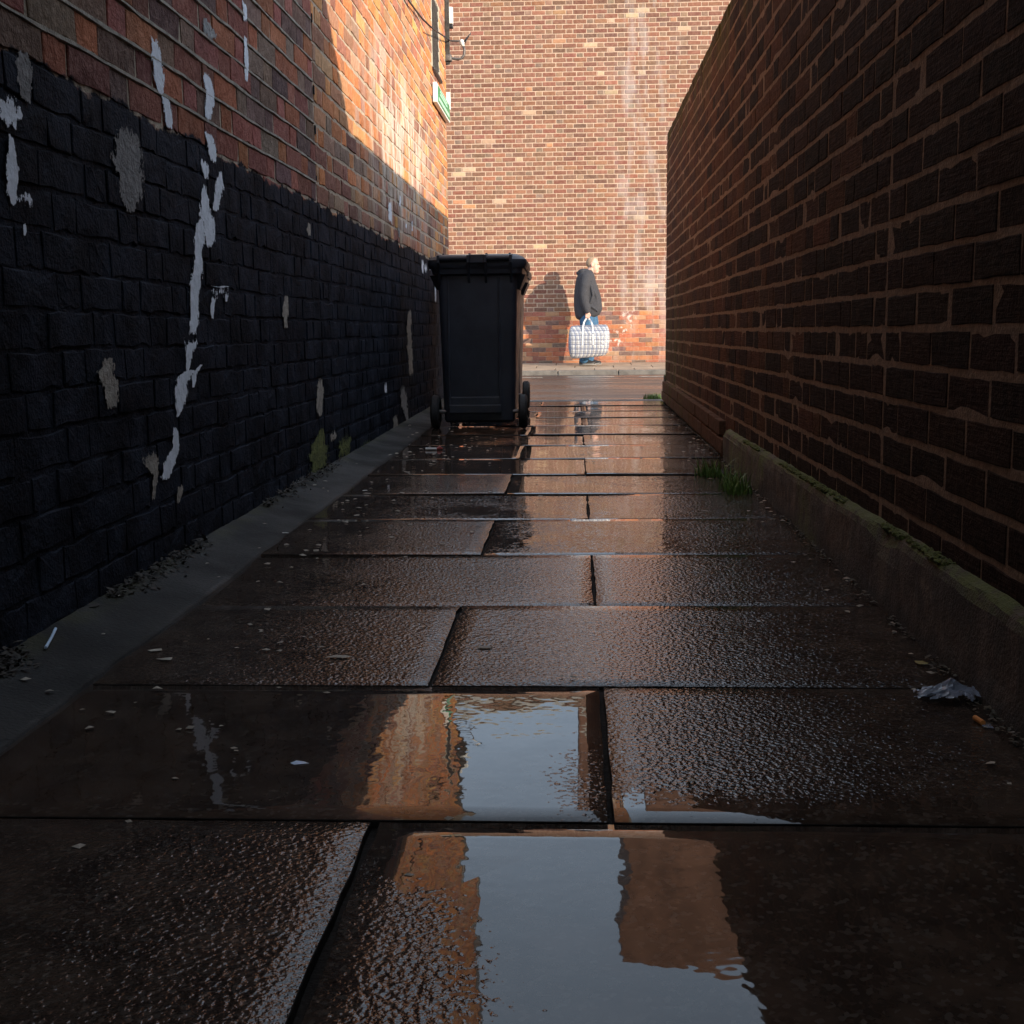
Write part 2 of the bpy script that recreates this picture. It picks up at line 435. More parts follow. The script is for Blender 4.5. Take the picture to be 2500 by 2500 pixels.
# ---- concrete fillet along the left wall
def strip_mat():
    t = NT('damp_concrete')
    c = t.mix(t.ramp(t.noise(5, 6, .65), .35, .7), (.012, .011, .010), (.027, .0245, .022))
    c = t.mix(t.ramp(t.noise(70, 3), .6, .75, 0, .4), c, (.075, .07, .065))
    c = t.mix(t.ramp(t.noise(2.2, 5, .7), .5, .6, 0, .65), c, (.010, .009, .008))
    ck = t.n('TexVoronoi', {'Vector': t.n('MixRGB', {0: .12, 1: t.pos(), 2: t.noise(6, 4, .6, None, True)}), 'Scale': 1.6}, feature='DISTANCE_TO_EDGE')
    c = t.mix(t.ramp(ck, .0, .006, .9, 0), c, (.004, .004, .004))
    c = t.mix(t.m('MULTIPLY', t.ramp(t.xyz()[0], -.93, -.975), t.ramp(t.noise(9, 5, .7), .42, .6, 0, .8)), c, (.035, .032, .014))
    return t.done(c, t.ramp(t.noise(3, 3), .35, .65, .6, .85), Specular_IOR_Level=.25, normal=t.bump(t.m('ADD', t.noise(130, 4, .6), t.noise(14, 4)), .003))
MAT['strip'] = strip_mat()
V, Fc = [], []; ys = np.arange(-3, 9.9, .06); prof = [(0, -.04), (.0, .0035), (.012, .008), (.06, .016), (.11, .028), (.155, .042), (.20, .05)]
for y in ys:
    for k, (dx, dz) in enumerate(prof):
        x = left_edge(y)-dx+(.006*fn(y*9, k) if k < 3 else 0); z = gz(y)+dz*(1-.35*min(max((y-2)/6, 0), 1))+.003*fn(y*3, k*.7)+.0015*fn(y*14, k)
        V.append((x if k < 6 else XL-.03, y, z))
n = len(prof)
for j in range(len(ys)-1):
    for k in range(n-1): Fc.append((j*n+k, j*n+k+1, (j+1)*n+k+1, (j+1)*n+k))
pyobj('concrete_strip', V, Fc, MAT['strip'], None, True)['kind'] = 'structure'

# ---- street: kerb, road, far pavement
def road_mat():
    t = NT('wet_asphalt')
    c = t.mix(t.ramp(t.noise(60, 4, .7), .35, .7), (.035, .030, .028), (.075, .064, .058))
    return t.done(c, t.ramp(t.noise(.9, 3, .5, t.scaled((.5, 1.6, 1))), .4, .65, .20, .42), t.bump(t.noise(190, 3), .003, .8))
ROADZ = -.055
MAT['road'] = road_mat()
pyobj('road', [(-60, 9.3, -.07), (60, 9.3, -.07), (60, 14.2, -.005), (-60, 14.2, -.005), (60, 18.9, -.075), (-60, 18.9, -.075)], [(0, 1, 2, 3), (3, 2, 4, 5)], MAT['road'])['kind'] = 'structure'
MAT['line'] = simple('worn_line', (.34, .32, .29), .6, .35, 30)
bm = bmesh.new()
for xa, xb, y in ((-7, -.45, 17.2), (-.1, .55, 17.25), (.9, 7, 17.25)): box(bm, ((xa+xb)/2, y, -.046), (xb-xa, .07, .003))
rl = bmobj('road_marking', bm, MAT['line']); rl['kind'] = 'structure'
MAT['kerb'] = simple('kerb_stone', (.13, .115, .10), .7, .25, 8, .004, 60)
def kerb(name, y0, wdt, z0, z1, xs):
    o = empty(name); o['kind'] = 'structure'
    for xa, xb in zip(xs, xs[1:]):
        bm = bmesh.new(); box(bm, ((xa+xb)/2, y0+wdt/2, (z0+z1)/2), (xb-xa-.012, wdt, z1-z0), .012); bmobj('kerb_stone', bm, MAT['kerb'], o)
    return o
kerb('far_kerb', 18.75, .16, -.25, -.004, [-9.6+.92*i+.14 for i in range(23)])
kerb('near_kerb', 9.235, .15, -.25, .079, [-.98+.55*i for i in range(4)])
MAT['fpave'] = simple('far_paving', (.36, .27, .19), .65, .2, 3, .003, 70)
fp = pyobj('far_pavement', [(-60, 18.92, -.03), (60, 18.92, -.03), (60, YF+.05, .045), (-60, YF+.05, .045)], [(0, 1, 2, 3)], simple('pave_joint', (.09, .07, .05), .9)); fp['kind'] = 'structure'
for j in range(3):
    for i in range(-8, 9):
        xa = i*.62+(.31 if j % 2 else 0); ya = 18.922+j*.657; yb = ya+.65
        f = lambda yy: -.012+.07*(yy-18.92)/2.0
        bm = bmesh.new(); box(bm, (xa, (ya+yb)/2, 0), (.608, yb-ya-.008, .05), .004)
        for v in bm.verts: v.co.z += f(v.co.y)-.025+random.uniform(-.0006, .0006)
        bmobj('slab', bm, MAT['fpave'], fp)

# ---- left building
LB = empty('brick_building', (XL, 9.8, 0)); tag(LB, 'tall old brick building with black painted lower wall and white paint runs', 'building')
def wallblock(name, c, s, mat, parent):
    bm = bmesh.new(); box(bm, c, s); return bmobj(name, bm, mat, parent)
LTOP = 7.6
win = (8.86, 9.32, 2.44, 2.95)      # small window: y0, y1, z0, z1
mc = .003
for c, s in (((XL-mc-.15, 2.9, 1.205), (.3, 13.8, 2.47)), ((XL-mc-.15, (win[0]-4)/2, 2.695), (.3, win[0]+4, .51)), ((XL-mc-.15, (win[1]+9.8)/2, 2.695), (.3, 9.8-win[1], .51)), ((XL-mc-.15, 2.9, 5.275), (.3, 13.8, 4.65))):
    wallblock('mortar_wall', c, s, MAT['left_mortar'], LB)
wallblock('building_core', (XL-2.6, 2.9, 3.7), (4.5, 13.7, 7.6), MAT['left_mortar'], LB)
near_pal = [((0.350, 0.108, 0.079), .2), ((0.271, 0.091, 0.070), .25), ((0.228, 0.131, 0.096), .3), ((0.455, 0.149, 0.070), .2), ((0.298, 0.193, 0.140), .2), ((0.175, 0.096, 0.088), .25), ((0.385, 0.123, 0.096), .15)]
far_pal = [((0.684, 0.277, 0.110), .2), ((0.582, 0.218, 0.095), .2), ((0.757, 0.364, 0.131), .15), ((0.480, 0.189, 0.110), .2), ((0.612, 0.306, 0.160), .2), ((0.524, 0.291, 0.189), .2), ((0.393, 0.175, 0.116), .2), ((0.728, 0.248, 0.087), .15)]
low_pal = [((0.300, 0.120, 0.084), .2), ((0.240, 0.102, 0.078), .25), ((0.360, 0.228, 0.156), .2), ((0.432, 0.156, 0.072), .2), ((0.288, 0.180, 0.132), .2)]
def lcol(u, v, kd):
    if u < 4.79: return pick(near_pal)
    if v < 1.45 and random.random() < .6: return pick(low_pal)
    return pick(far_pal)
hole = [(win[0]-.03, win[1]+.03, win[2]-.01, win[3]+.04)]
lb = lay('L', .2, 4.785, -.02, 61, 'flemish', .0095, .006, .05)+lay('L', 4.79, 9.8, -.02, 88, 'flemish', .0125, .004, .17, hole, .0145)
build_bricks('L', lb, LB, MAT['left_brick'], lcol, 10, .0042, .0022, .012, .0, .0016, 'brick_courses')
# thick raised pointing on the older near part
MAT['pointing'] = simple('lime_pointing', (.29, .25, .195), .9, .3, 25, .004, 140)
V, Fc = [], []
for c in range(14, 42):
    vz = -.02+c*COURSE
    if vz < 1.13: continue
    yy = np.arange(.3, 4.8, .03); b0 = len(V)
    for y in yy:
        sg = .006*(fn(y*1.1, c*.35, 3.1)+.5*fn(y*3.1, c*.6, 8.2))
        hw = .0062*(1+.55*fn(y*7, c*3.3)+.3*fn(y*25, c)); pr = .0036+.0025*fn(y*9, c*1.7)
        zc = vz+sg+.002*fn(y*12, c*2.2)
        V += [(XL-.004, y, zc+hw), (XL+pr*.8, y, zc+hw*.7), (XL+pr, y, zc-hw*.5), (XL-.004, y, zc-hw)]
    for j in range(len(yy)-1):
        for k in range(3): Fc.append((b0+j*4+k, b0+j*4+k+1, b0+j*4+k+5, b0+j*4+k+4))
pyobj('pointing', V, Fc, MAT['pointing'], LB)

bm = bmesh.new()
for c in range(16, 40):
    if random.random() < .75: box(bm, (XL+.001, 4.787+random.uniform(-.006, .006), -.02+c*COURSE+random.uniform(.01, .06)), (.004, random.uniform(.008, .018), random.uniform(.015, .04)))
nt_ = bmobj('seam_notch_shade', bm, simple('hole_shade_paint', (.008, .007, .006), 1.0, .2), LB); nt_['kind'] = 'stuff'  # dark boxes on the wall face stand in for shade inside the seam holes
# ---- right garden wall
RW = empty('garden_wall', (XR, 9.2, 0)); tag(RW, 'dark brown brick boundary wall with mossy top and concrete footing', 'wall')
RTOP = 2.0
wallblock('mortar_wall', (XR+.0010+.11, 2.6, .985), (.22, 13.2, 1.93), MAT['right_mortar'], RW)
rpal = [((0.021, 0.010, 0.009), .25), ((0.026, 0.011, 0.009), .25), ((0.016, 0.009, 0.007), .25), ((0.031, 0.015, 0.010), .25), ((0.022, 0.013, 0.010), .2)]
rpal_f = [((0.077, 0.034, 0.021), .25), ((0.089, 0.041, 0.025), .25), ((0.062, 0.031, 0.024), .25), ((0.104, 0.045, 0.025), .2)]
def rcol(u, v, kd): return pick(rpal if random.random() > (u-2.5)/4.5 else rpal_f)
r0 = RTOP-.055-24*COURSE
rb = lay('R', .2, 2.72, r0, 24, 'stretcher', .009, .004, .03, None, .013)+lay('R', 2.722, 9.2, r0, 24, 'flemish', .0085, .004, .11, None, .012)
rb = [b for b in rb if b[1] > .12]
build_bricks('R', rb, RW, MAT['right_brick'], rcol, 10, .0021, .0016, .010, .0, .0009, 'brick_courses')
# brick-on-edge coping
bm = bmesh.new()
y = -4.0
cop = []
MAT['coping'] = right_shader('coping_brick', (.075, .058, .032))
while y < 9.2:
    box(bm, (XR+.112+random.uniform(-.003, .003), y+.055, RTOP-.024+random.uniform(-.004, .004)), (.222, .102, .066), .008); y += .112
bmobj('coping', bm, MAT['coping'], RW)
# concrete footing with a mossy ledge
def plinth_mat():
    t = NT('mossy_concrete'); x, y, z = t.xyz()
    nz = t.xyz(t.n('NewGeometry', out=1))[2]
    c = t.mix(t.ramp(t.noise(4, 6, .65), .35, .68), (.045, .032, .025), (.13, .09, .064))
    c = t.mix(t.ramp(t.noise(60, 4), .6, .75, 0, .35), c, (.16, .12, .09))
    c = t.mix(t.ramp(t.noise(1, 5, .65, t.scaled((1, 13, 3))), .46, .62, 0, .7), c, (.030, .021, .016))
    c = t.mix(t.ramp(t.noise(7, 5, .7), .58, .66, 0, .55), c, (.17, .12, .085))
    c = t.mix(t.ramp(t.m('SUBTRACT', z, t.m('MULTIPLY', y, .0085)), .07, .0, 0, .8), c, (.02, .016, .013))
    zone = t.m('MAXIMUM', t.ramp(nz, .15, .55), t.m('MULTIPLY', t.ramp(t.noise(2.6, 5, .6), .44, .62), t.ramp(y, 2.2, 4.2)))
    ms = t.m('MULTIPLY', zone, t.ramp(t.noise(11, 5, .7), .34, .56))
    c = t.mix(ms, c, t.mix(t.noise(90, 3), (.045, .058, .010), (.12, .14, .03)))
    return t.done(c, .85, t.bump(t.m('ADD', t.noise(160, 4, .65), t.m('MULTIPLY', t.noise(18, 5), 2.0)), .006))
MAT['plinth'] = plinth_mat()
V, Fc = [], []; ys = np.arange(-3, 5.36, .035); n = 9
for y in ys:
    top = .185-.006*min(max(y-2, 0), 3)+.004*fn(y*2.1)+.0035*fn(y*9)
    top = min(top, gz(y)+.165+.003*fn(y*6))
    w = .036+.008*fn(y*1.7, 4)
    chip = max(0, fn(y*3.3, 7)-.25)*.04
    zb = gz(y)-.03
    P = [(.640, zb), (.641, zb+.04), (.643, zb+.08), (.644, zb+.13), (.646+chip*.3, top-.020-chip), (.650+chip, top-.006), (.656+chip*.5, top), (XR-.004, top+.006), (XR+.03, top+.007)]
    for k, (x, z) in enumerate(P):
        V.append((x+.005*fn(y*4, z*8, 3)+.003*fn(y*17, z*25)+.0015*fn(y*40, z*50), y, z+(.003*fn(y*13, k)+.002*fn(y*30, k) if k > 3 else 0)))
for j in range(len(ys)-1):
    for k in range(n-1): Fc.append((j*n+k, (j+1)*n+k, (j+1)*n+k+1, j*n+k+1))
Fc.append(tuple((len(ys)-1)*n+k for k in range(n-1, -1, -1)))
pyobj('footing', V, Fc, MAT['plinth'], RW, False)
# the far stretch of footing is brick
MAT['base_brick'] = right_shader('base_brick', (.115, .062, .04))
bm = bmesh.new()
for c in range(2):
    y = 5.4+(.11 if c else 0)
    while y < 9.1:
        box(bm, (.663+.03*0+random.uniform(-.002, .002), y+.107, gz(y)+.042+c*.075), (.035, .213, .066), .004); y += .225
bmobj('footing_brick', bm, MAT['base_brick'], RW)
bm = bmesh.new(); box(bm, (XR+.04, 9.19, .10), (.10, .12, .34), .012); bmobj('end_stone', bm, MAT['plinth'], RW)

# ---- unseen wall inferred from its shadow, outline shaped to cast that shadow edge
OB = empty('ramped_wall', (1, 0, 0)); tag(OB, 'tall unseen ramped wall behind the boundary wall, outline shaped to shade the near alley', 'wall')
prof = [(-6, -.3), (4.12, -.3), (4.12, 2.02), (3.62, 2.11), (3.48, 2.28), (3.2, 2.54), (2.75, 3.1), (2.1, 4.1), (1.4, 5.4), (0.2, 6.6), (-6, 6.6)]
V = [(.91, y, z) for y, z in prof]+[(1.16, y, z) for y, z in prof]; n = len(prof)
Fc = [tuple(range(n)), tuple(range(2*n-1, n-1, -1))]+[(i, n+i, n+(i+1) % n, (i+1) % n) for i in range(n)]
pyobj('masonry', V, Fc, MAT['right_mortar'], OB)

# ---- far brick building across the street
FB = empty('far_building', (0, YF, 0)); tag(FB, 'sunlit plain brick building across the street with pale mortar and red base courses', 'building')
wallblock('mortar_wall', (0, YF+.006+.15, 3.0), (40, .3, 6.1), MAT['far_mortar'], FB)
fpal_s = [((0.219, 0.091, 0.055), .2), ((0.183, 0.072, 0.046), .22), ((0.254, 0.106, 0.060), .2), ((0.168, 0.078, 0.050), .2), ((0.214, 0.078, 0.050), .2)]
fpal_h = [((0.241, 0.121, 0.074), .15), ((0.233, 0.134, 0.088), .15), ((0.224, 0.098, 0.060), .15), ((0.268, 0.149, 0.095), .15), ((0.207, 0.129, 0.091), .15)]
fpal_o = [((.42, .20, .10), .2), ((.48, .32, .2), .15)]
fpal_b = [((0.412, 0.122, 0.054), .2), ((0.350, 0.108, 0.054), .2), ((0.288, 0.093, 0.059), .2), ((0.473, 0.168, 0.067), .15), ((0.432, 0.234, 0.126), .15), ((0.165, 0.093, 0.076), .2)]
def fcol(u, v, kd):
    if v < .92: return pick(fpal_b)
    if random.random() < .02: return pick(fpal_o)
    return pick(fpal_h if kd == 'h' else fpal_s)
fb = lay('F', -4.5, 5.2, .02, 12, 'stretcher', .006, .002, .07)+lay('F', -4.5, 5.2, .02+12*COURSE, 68, 'flemish', .0155, .002, .1)
build_bricks('F', fb, FB, MAT['far_brick'], fcol, 8, .0022, .004, .010, .0, .0018, 'brick_courses', protos=8)
MAT['stone'] = simple('pale_stone', (.50, .46, .40), .8, .15, 5)
bm = bmesh.new(); box(bm, (0, YF+.1, 6.08), (40, .42, .14), .01); bmobj('coping', bm, MAT['stone'], FB)
# taller wing standing back on the right
wallblock('tall_wing', (5.4, YF+2.6, 5.65), (8.9, 4.0, 11.3), MAT['far_brick_flat'] if 'far_brick_flat' in MAT else simple('wing_brick', (.21, .105, .066), .9, .3, 3), FB)

# ================================================================== OBJECTS
# ---- paint runs, plaster patches and moss on the left wall
def flake(name, color, var, bumpd, thr=.33):
    t = NT(name); c = t.mix(t.ramp(t.noise(45, 5, .65), .3, .7), tuple(x*(1-var) for x in color), tuple(x*(1+var) for x in color))
    c = t.mix(t.ramp(t.noise(16, 5, .7), .55, .7, 0, .5), c, tuple(x*.45 for x in color))
    worn = t.m('ADD', t.m('MULTIPLY', t.m('SUBTRACT', t.noise(1.0, 5, .7, t.scaled((60, 60, 32))), .5), 1.5), t.m('MULTIPLY', t.m('SUBTRACT', t.noise(170, 3, .6), .5), .5))
    a = t.m('GREATER_THAN', t.m('ADD', t.attr('core', 'Fac'), worn), thr)
    return t.done(c, .85, t.bump(t.noise(110, 4), bumpd), Alpha=a)
MAT['white_paint'] = flake('white_paint', (.78, .79, .83), .1, .002)
MAT['smear'] = flake('grey_smear', (.30, .29, .28), .25, .004)
MAT['plaster'] = flake('grey_plaster', (.19, .175, .165), .25, .006, .25)
MAT['beige_flake'] = flake('beige_plaster', (.34, .29, .235), .25, .006, .28)
MAT['beige'] = simple('beige_scrap', (.34, .29, .235), .9, .25, 30)
MAT['moss'] = flake('wall_moss', (.115, .125, .024), .4, .008, .3)
def C1(*p): return [(x/1.756, y/1.756) for x, y in p]
def C6(*p): return [(x/1.932, 900+y/1.932) for x, y in p]
def C5(*p): return [(800+x/2.413, y/2.413) for x, y in p]
def wall_mark(name, pix, wpx, mat, rag=.35, lift=.0034, seed=0):
    P = [onx(u, v, XL) for u, v in pix]
    w = list(wpx) if hasattr(wpx, '__len__') else [wpx]*len(pix)
    # pixel width -> metres across the wall (horizontal direction, foreshortened)
    W_ = [abs(onx(u+ww/2, v, XL)[1]-onx(u-ww/2, v, XL)[1]) for (u, v), ww in zip(pix, w)]
    S = [(p[1], p[2], ww) for p, ww in zip(P, W_)]
    seg = []
    for (a, b) in zip(S, S[1:]):
        L = math.hypot(b[0]-a[0], b[1]-a[1]); m = max(2, int(L/.006))
        seg += [tuple(a[k]+(b[k]-a[k])*i/m for k in range(3)) for i in range(m)]
    seg.append(S[-1]); n = len(seg); V, Fc = [], []
    tl = sum(math.hypot(b[0]-a[0], b[1]-a[1]) for a, b in zip(S, S[1:]))
    E_ = []; NC = 9
    for i, (y, z, ww) in enumerate(seg):
        ww *= 1.4
        end = min(1.0, min(i, n-1-i)*.006/max(.012, .35*ww))
        a = ww/2*(1+rag*(fn(z*30, seed, 1)+.5*fn(z*80, seed, 2))); b = ww/2*(1+rag*(fn(z*30, seed, 5)+.5*fn(z*80, seed, 6)))
        a, b = max(a, .002), max(b, .002)
        for k in range(NC):
            t = k/(NC-1); yy = y-a+(a+b)*t
            V.append((XL+lift+.0008*fn(yy*60, z*60, seed), yy, z)); E_.append(min(1-abs(2*t-1), end))
    for i in range(n-1):
        for k in range(NC-1): q = i*NC+k; Fc.append((q, q+1, q+NC+1, q+NC))
    o = pyobj(name, V, Fc, mat, LB, False)
    at = o.data.attributes.new('core', 'FLOAT', 'POINT'); at.data.foreach_set('value', E_)
    return o
sd = 0
for nm, pts, w, mt in [
    ('paint_run', C1((655, 150), (662, 210), (672, 270), (672, 330), (680, 390), (705, 420), (714, 470), (718, 520), (722, 562)), [18, 22, 26, 24, 20, 20, 20, 18, 8], 'white_paint'),
    ('paint_run', C1((880, 305), (890, 350), (896, 420), (888, 470), (892, 525)), [10, 20, 22, 16, 10], 'white_paint'),
    ('paint_run', C1((882, 560), (898, 600), (905, 660), (912, 705)), [16, 22, 20, 8], 'white_paint'),
    ('paint_run', C1((868, 675), (874, 720), (882, 778)), [10, 18, 8], 'white_paint'),
    ('paint_run', C1((940, 728), (938, 780), (928, 840), (916, 910)), [6, 16, 20, 8], 'white_paint'),
    ('paint_run', C1((874, 785), (872, 830), (872, 880), (886, 930), (892, 980), (890, 1030), (886, 1072)), [8, 16, 20, 34, 32, 26, 8], 'white_paint'),
    ('paint_run', C1((862, 930), (855, 990), (850, 1050), (846, 1110), (838, 1180), (832, 1250), (830, 1320), (828, 1390), (820, 1440)), [10, 24, 22, 18, 26, 22, 20, 22, 16], 'white_paint'),
    ('paint_run', C1((818, 1445), (812, 1480), (806, 1520), (800, 1560), (798, 1600)), [30, 26, 18, 12, 8], 'white_paint'),
    ('paint_run', C1((862, 1560), (838, 1590), (810, 1600), (790, 1610)), [8, 14, 26, 12], 'white_paint'),
    ('paint_run', C1((832, 1575), (826, 1620), (822, 1668)), [12, 12, 4], 'white_paint'),
    ('paint_run', C6((905, 0), (870, 30), (845, 90), (848, 140), (838, 200), (828, 235)), [22, 34, 34, 30, 14, 6], 'white_paint'),
    ('paint_run', C6((818, 270), (825, 310), (826, 360), (812, 400), (796, 440), (782, 490), (775, 535)), [6, 14, 14, 26, 34, 30, 10], 'white_paint'),
    ('plaster_patch', C6((700, 385), (705, 440), (725, 500), (724, 560), (718, 620)), [22, 34, 14, 10, 5], 'beige_flake'),
    ('plaster_patch', C6((846, 545), (842, 590), (836, 640)), [10, 14, 5], 'beige_flake'),
    ('paint_run', C1((1042, 0), (1046, 50), (1046, 100)), [9, 11, 6], 'white_paint'),
    ('paint_run', C1((1046, 150), (1050, 210), (1052, 290), (1052, 355)), [6, 9, 12, 5], 'white_paint'),
    ('smear', C1((880, 70), (890, 120), (895, 190)), [10, 30, 14], 'smear'),
    ('plaster_patch', C1((540, 535), (548, 600), (545, 680), (550, 760), (552, 850), (552, 920)), [22, 52, 60, 62, 40, 10], 'plaster'),
    ('plaster_patch', C1((90, 210), (95, 280), (100, 360), (95, 440)), [24, 36, 34, 20], 'plaster'),
    ('paint_run', C1((20, 375), (24, 420), (30, 480), (34, 560)), [50, 62, 58, 26], 'white_paint'),
    ('paint_run', C1((40, 575), (42, 640), (46, 720), (44, 800), (52, 890)), [10, 16, 30, 24, 14], 'white_paint'),
    ('paint_run', C1((98, 815), (100, 860), (108, 900)), [20, 40, 22], 'white_paint'),
    ('paint_run', C1((95, 950), (98, 990), (97, 1020)), [6, 8, 4], 'white_paint'),
    ('paint_run', C1((905, 1225), (936, 1232), (970, 1226)), [14, 20, 10], 'white_paint'),
    ('paint_run', C1((940, 1215), (938, 1260), (936, 1290)), [34, 36, 6], 'white_paint'),
    ('paint_run', C1((912, 1270), (908, 1330), (906, 1372)), [10, 8, 4], 'white_paint'),
    ('paint_run', C1((966, 1250), (966, 1300)), [10, 5], 'white_paint'),
    ('plaster_patch', C1((1224, 1262), (1220, 1330), (1222, 1412)), [5, 14, 6], 'beige_flake'),
    ('plaster_patch', C1((1322, 952), (1320, 985), (1322, 1015)), [5, 9, 4], 'beige_flake'),
    ('plaster_patch', C1((455, 1525), (452, 1590), (468, 1660), (476, 1756)), [14, 34, 26, 24], 'beige_flake'),
    ('plaster_patch', C6((470, 0), (510, 60), (524, 130), (526, 200)), [30, 38, 26, 16], 'beige_flake'),
    ('plaster_patch', C6((1508, 42), (1506, 110), (1506, 180), (1508, 230)), [8, 18, 16, 5], 'beige_flake'),
    ('moss_patch', C6((1512, 275), (1506, 340), (1500, 420), (1492, 490), (1485, 530)), [5, 34, 42, 42, 26], 'moss'),
    ('moss_patch', C6((1626, 300), (1624, 360), (1622, 440)), [22, 28, 20], 'moss'),
    ('moss_patch', C6((1725, 320), (1726, 355), (1730, 388)), [14, 22, 14], 'moss'),
    ('plaster_patch', C6((1418, 480), (1415, 525), (1400, 566)), [40, 46, 22], 'smear'),
    ('plaster_patch', C6((1568, 285), (1570, 320), (1566, 345)), [8, 14, 6], 'beige_flake'),
    ('paint_run', C6((1816, 58), (1816, 90), (1818, 120)), [4, 7, 3], 'white_paint'),
    ('paint_run', C5((365, 1180), (364, 1240), (366, 1320)), [5, 9, 5], 'white_paint'),
    ('paint_run', C5((424, 1145), (423, 1190), (422, 1228)), [3, 4, 3], 'white_paint'),
    ('paint_run', C5((460, 1305), (460, 1355)), [4, 3], 'white_paint'),
    ('paint_run', C5((495, 1295), (495, 1370)), [3, 3], 'white_paint'),
    ('paint_run', C5((416, 1330), (418, 1405)), [5, 2], 'smear'),
    ('paint_run', C5((555, 1520), (556, 1570), (558, 1620)), [4, 5, 3], 'white_paint'),
    ('paint_run', C5((574, 1545), (576, 1590), (576, 1620)), [4, 7, 3], 'white_paint'),
    ('paint_run', C5((601, 1560), (602, 1600)), [4, 3], 'white_paint'),
    ('paint_run', C5((630, 1660), (632, 1720), (633, 1790)), [2, 4, 3], 'white_paint'),
    ('paint_run', C5((480, 1820), (478, 1870), (482, 1932)), [5, 9, 12], 'beige_flake'),
    ('plaster_patch', C6((1860, 210), (1866, 300)), [8, 10], 'beige_flake'),
    ('paint_run', C1((1755, 1325), (1750, 1400), (1756, 1500), (1762, 1620)), [5, 9, 12, 8], 'beige_flake'),
    ('paint_run', C1((1728, 1650), (1724, 1700), (1740, 1756)), [6, 10, 14], 'smear'),
    ('paint_run', C6((1896, 70), (1900, 140), (1915, 220), (1922, 270)), [8, 16, 8, 4], 'smear')]:
    wall_mark(nm, pts, w, MAT[mt], seed=sd*3.7); sd += 1

# ---- small window, sign, drainpipe, junction box and cable bracket at the far corner
MAT['frame'] = simple('window_frame', (.42, .39, .31), .7, .15, 12)
MAT['dark'] = simple('dark_glass', (.015, .016, .018), .15, .2)
MAT['iron'] = simple('grey_iron', (.13, .12, .115), .5, .3, 40, Metallic=.6)
MAT['black'] = simple('black_plastic', (.012, .013, .016), .45, .25, 30, .0012, 200)
wy0, wy1, wz0, wz1 = win
wo = pyobj('window', [(XL-.016, wy0, wz0), (XL-.016, wy1, wz0), (XL-.016, wy1, wz1), (XL-.016, wy0, wz1)], [(0, 1, 2, 3)], MAT['dark'], LB)
bm = bmesh.new()
for c, s in (((XL-.02, wy0+.012, (wz0+wz1)/2), (.045, .026, wz1-wz0)), ((XL-.02, wy1-.012, (wz0+wz1)/2), (.045, .026, wz1-wz0)), ((XL-.021, (wy0+wy1)/2, wz1-.012), (.041, wy1-wy0-.056, .026)), ((XL-.021, (wy0+wy1)/2, wz0+.012), (.041, wy1-wy0-.056, .026))): box(bm, c, s, .004)
f_ = bmobj('window_frame', bm, MAT['frame']); f_.parent = wo
bm = bmesh.new()
for i in range(-8, 10):
    for sgn in (1, -1):
        yc = (wy0+wy1)/2+i*.07
        a = Vector((XL-.006-.004*sgn, yc-.25, wz0)); b = Vector((XL-.006-.004*sgn, yc+.25, wz0+.5))
        if sgn < 0: a, b = Vector((a.x, b.y, a.z)), Vector((b.x, a.y, b.z))
        lo, hi = 0.0, 1.0
        for t0, t1 in (((wy0+.03-a.y)/(b.y-a.y), (wy1-.03-a.y)/(b.y-a.y)),): lo, hi = max(lo, min(t0, t1)), min(hi, max(t0, t1))
        if hi-lo > .03: tube(bm, [a.lerp(b, lo), a.lerp(b, hi)], .006, 5)
g_ = bmobj('grille', bm, MAT['iron']); g_.parent = wo
bm = bmesh.new(); box(bm, (XL+.002, (wy0+wy1)/2, wz0-.016), (.04, wy1-wy0+.04, .022), .004); s_ = bmobj('sill', bm, MAT['black']); s_.parent = wo

sy0, sy1, sz0, sz1 = 8.80, 9.70, 2.19, 2.325
sg = empty('wall_sign', (XL, 9.25, sz0)); tag(sg, 'green and white rectangular sign on sunlit brick below the small window', 'sign')
MAT['sgreen'] = simple('sign_green', (.02, .25, .10), .35, .06); MAT['swhite'] = simple('sign_white', (.82, .82, .78), .4, .04)
MAT['spale'] = simple('sign_pale', (.42, .68, .52), .4, .04)
bm = bmesh.new(); box(bm, (XL+.022, (sy0+sy1)/2, (sz0+sz1)/2), (.03, sy1-sy0, sz1-sz0), .004); bmobj('backing', bm, MAT['swhite'], sg)
bm = bmesh.new(); box(bm, (XL+.0385, (sy0+sy1)/2+.01, (sz0+sz1)/2), (.003, sy1-sy0-.10, sz1-sz0-.026)); bmobj('panel', bm, MAT['sgreen'], sg)
bm = bmesh.new()
yy = sy0+.20
while yy < sy1-.22: 
    w = random.uniform(.022, .04)
    for zz in (sz1-.034, sz1-.056): box(bm, (XL+.041, yy, zz), (.003, w, .016))
    yy += w*.5+random.uniform(.02, .03)
yy = sy0+.10
while yy < sy1-.10:
    w = random.uniform(.016, .034); box(bm, (XL+.041, yy, sz0+.036), (.003, w, .026)); yy += w*.5+random.uniform(.014, .022)
bmobj('lettering', bm, MAT['spale'], sg)
bm = bmesh.new(); p_ = ony(1091, 225, 9.84); q_ = ony(1095, 268, 9.84); box(bm, (-1.0, 9.845, (p_[2]+q_[2])/2), (.075, .02, p_[2]-q_[2]), .003)
ws = bmobj('side_sign', bm, MAT['swhite']); tag(ws, 'thin white panel seen edge on at the building corner beside the green sign', 'sign')
bm = bmesh.new(); tube(bm, [(-.995, 9.86, 2.66), (-.995, 9.86, 4.5), (-.995, 9.86, 7.4)], .034, 12)
for zz in (2.70, 3.35, 4.9): box(bm, (-.995, 9.84, zz), (.10, .06, .05), .006)
dp = bmobj('drainpipe', bm, MAT['iron'], None, True); tag(dp, 'grey drainpipe at the street corner of the brick building', 'pipe')
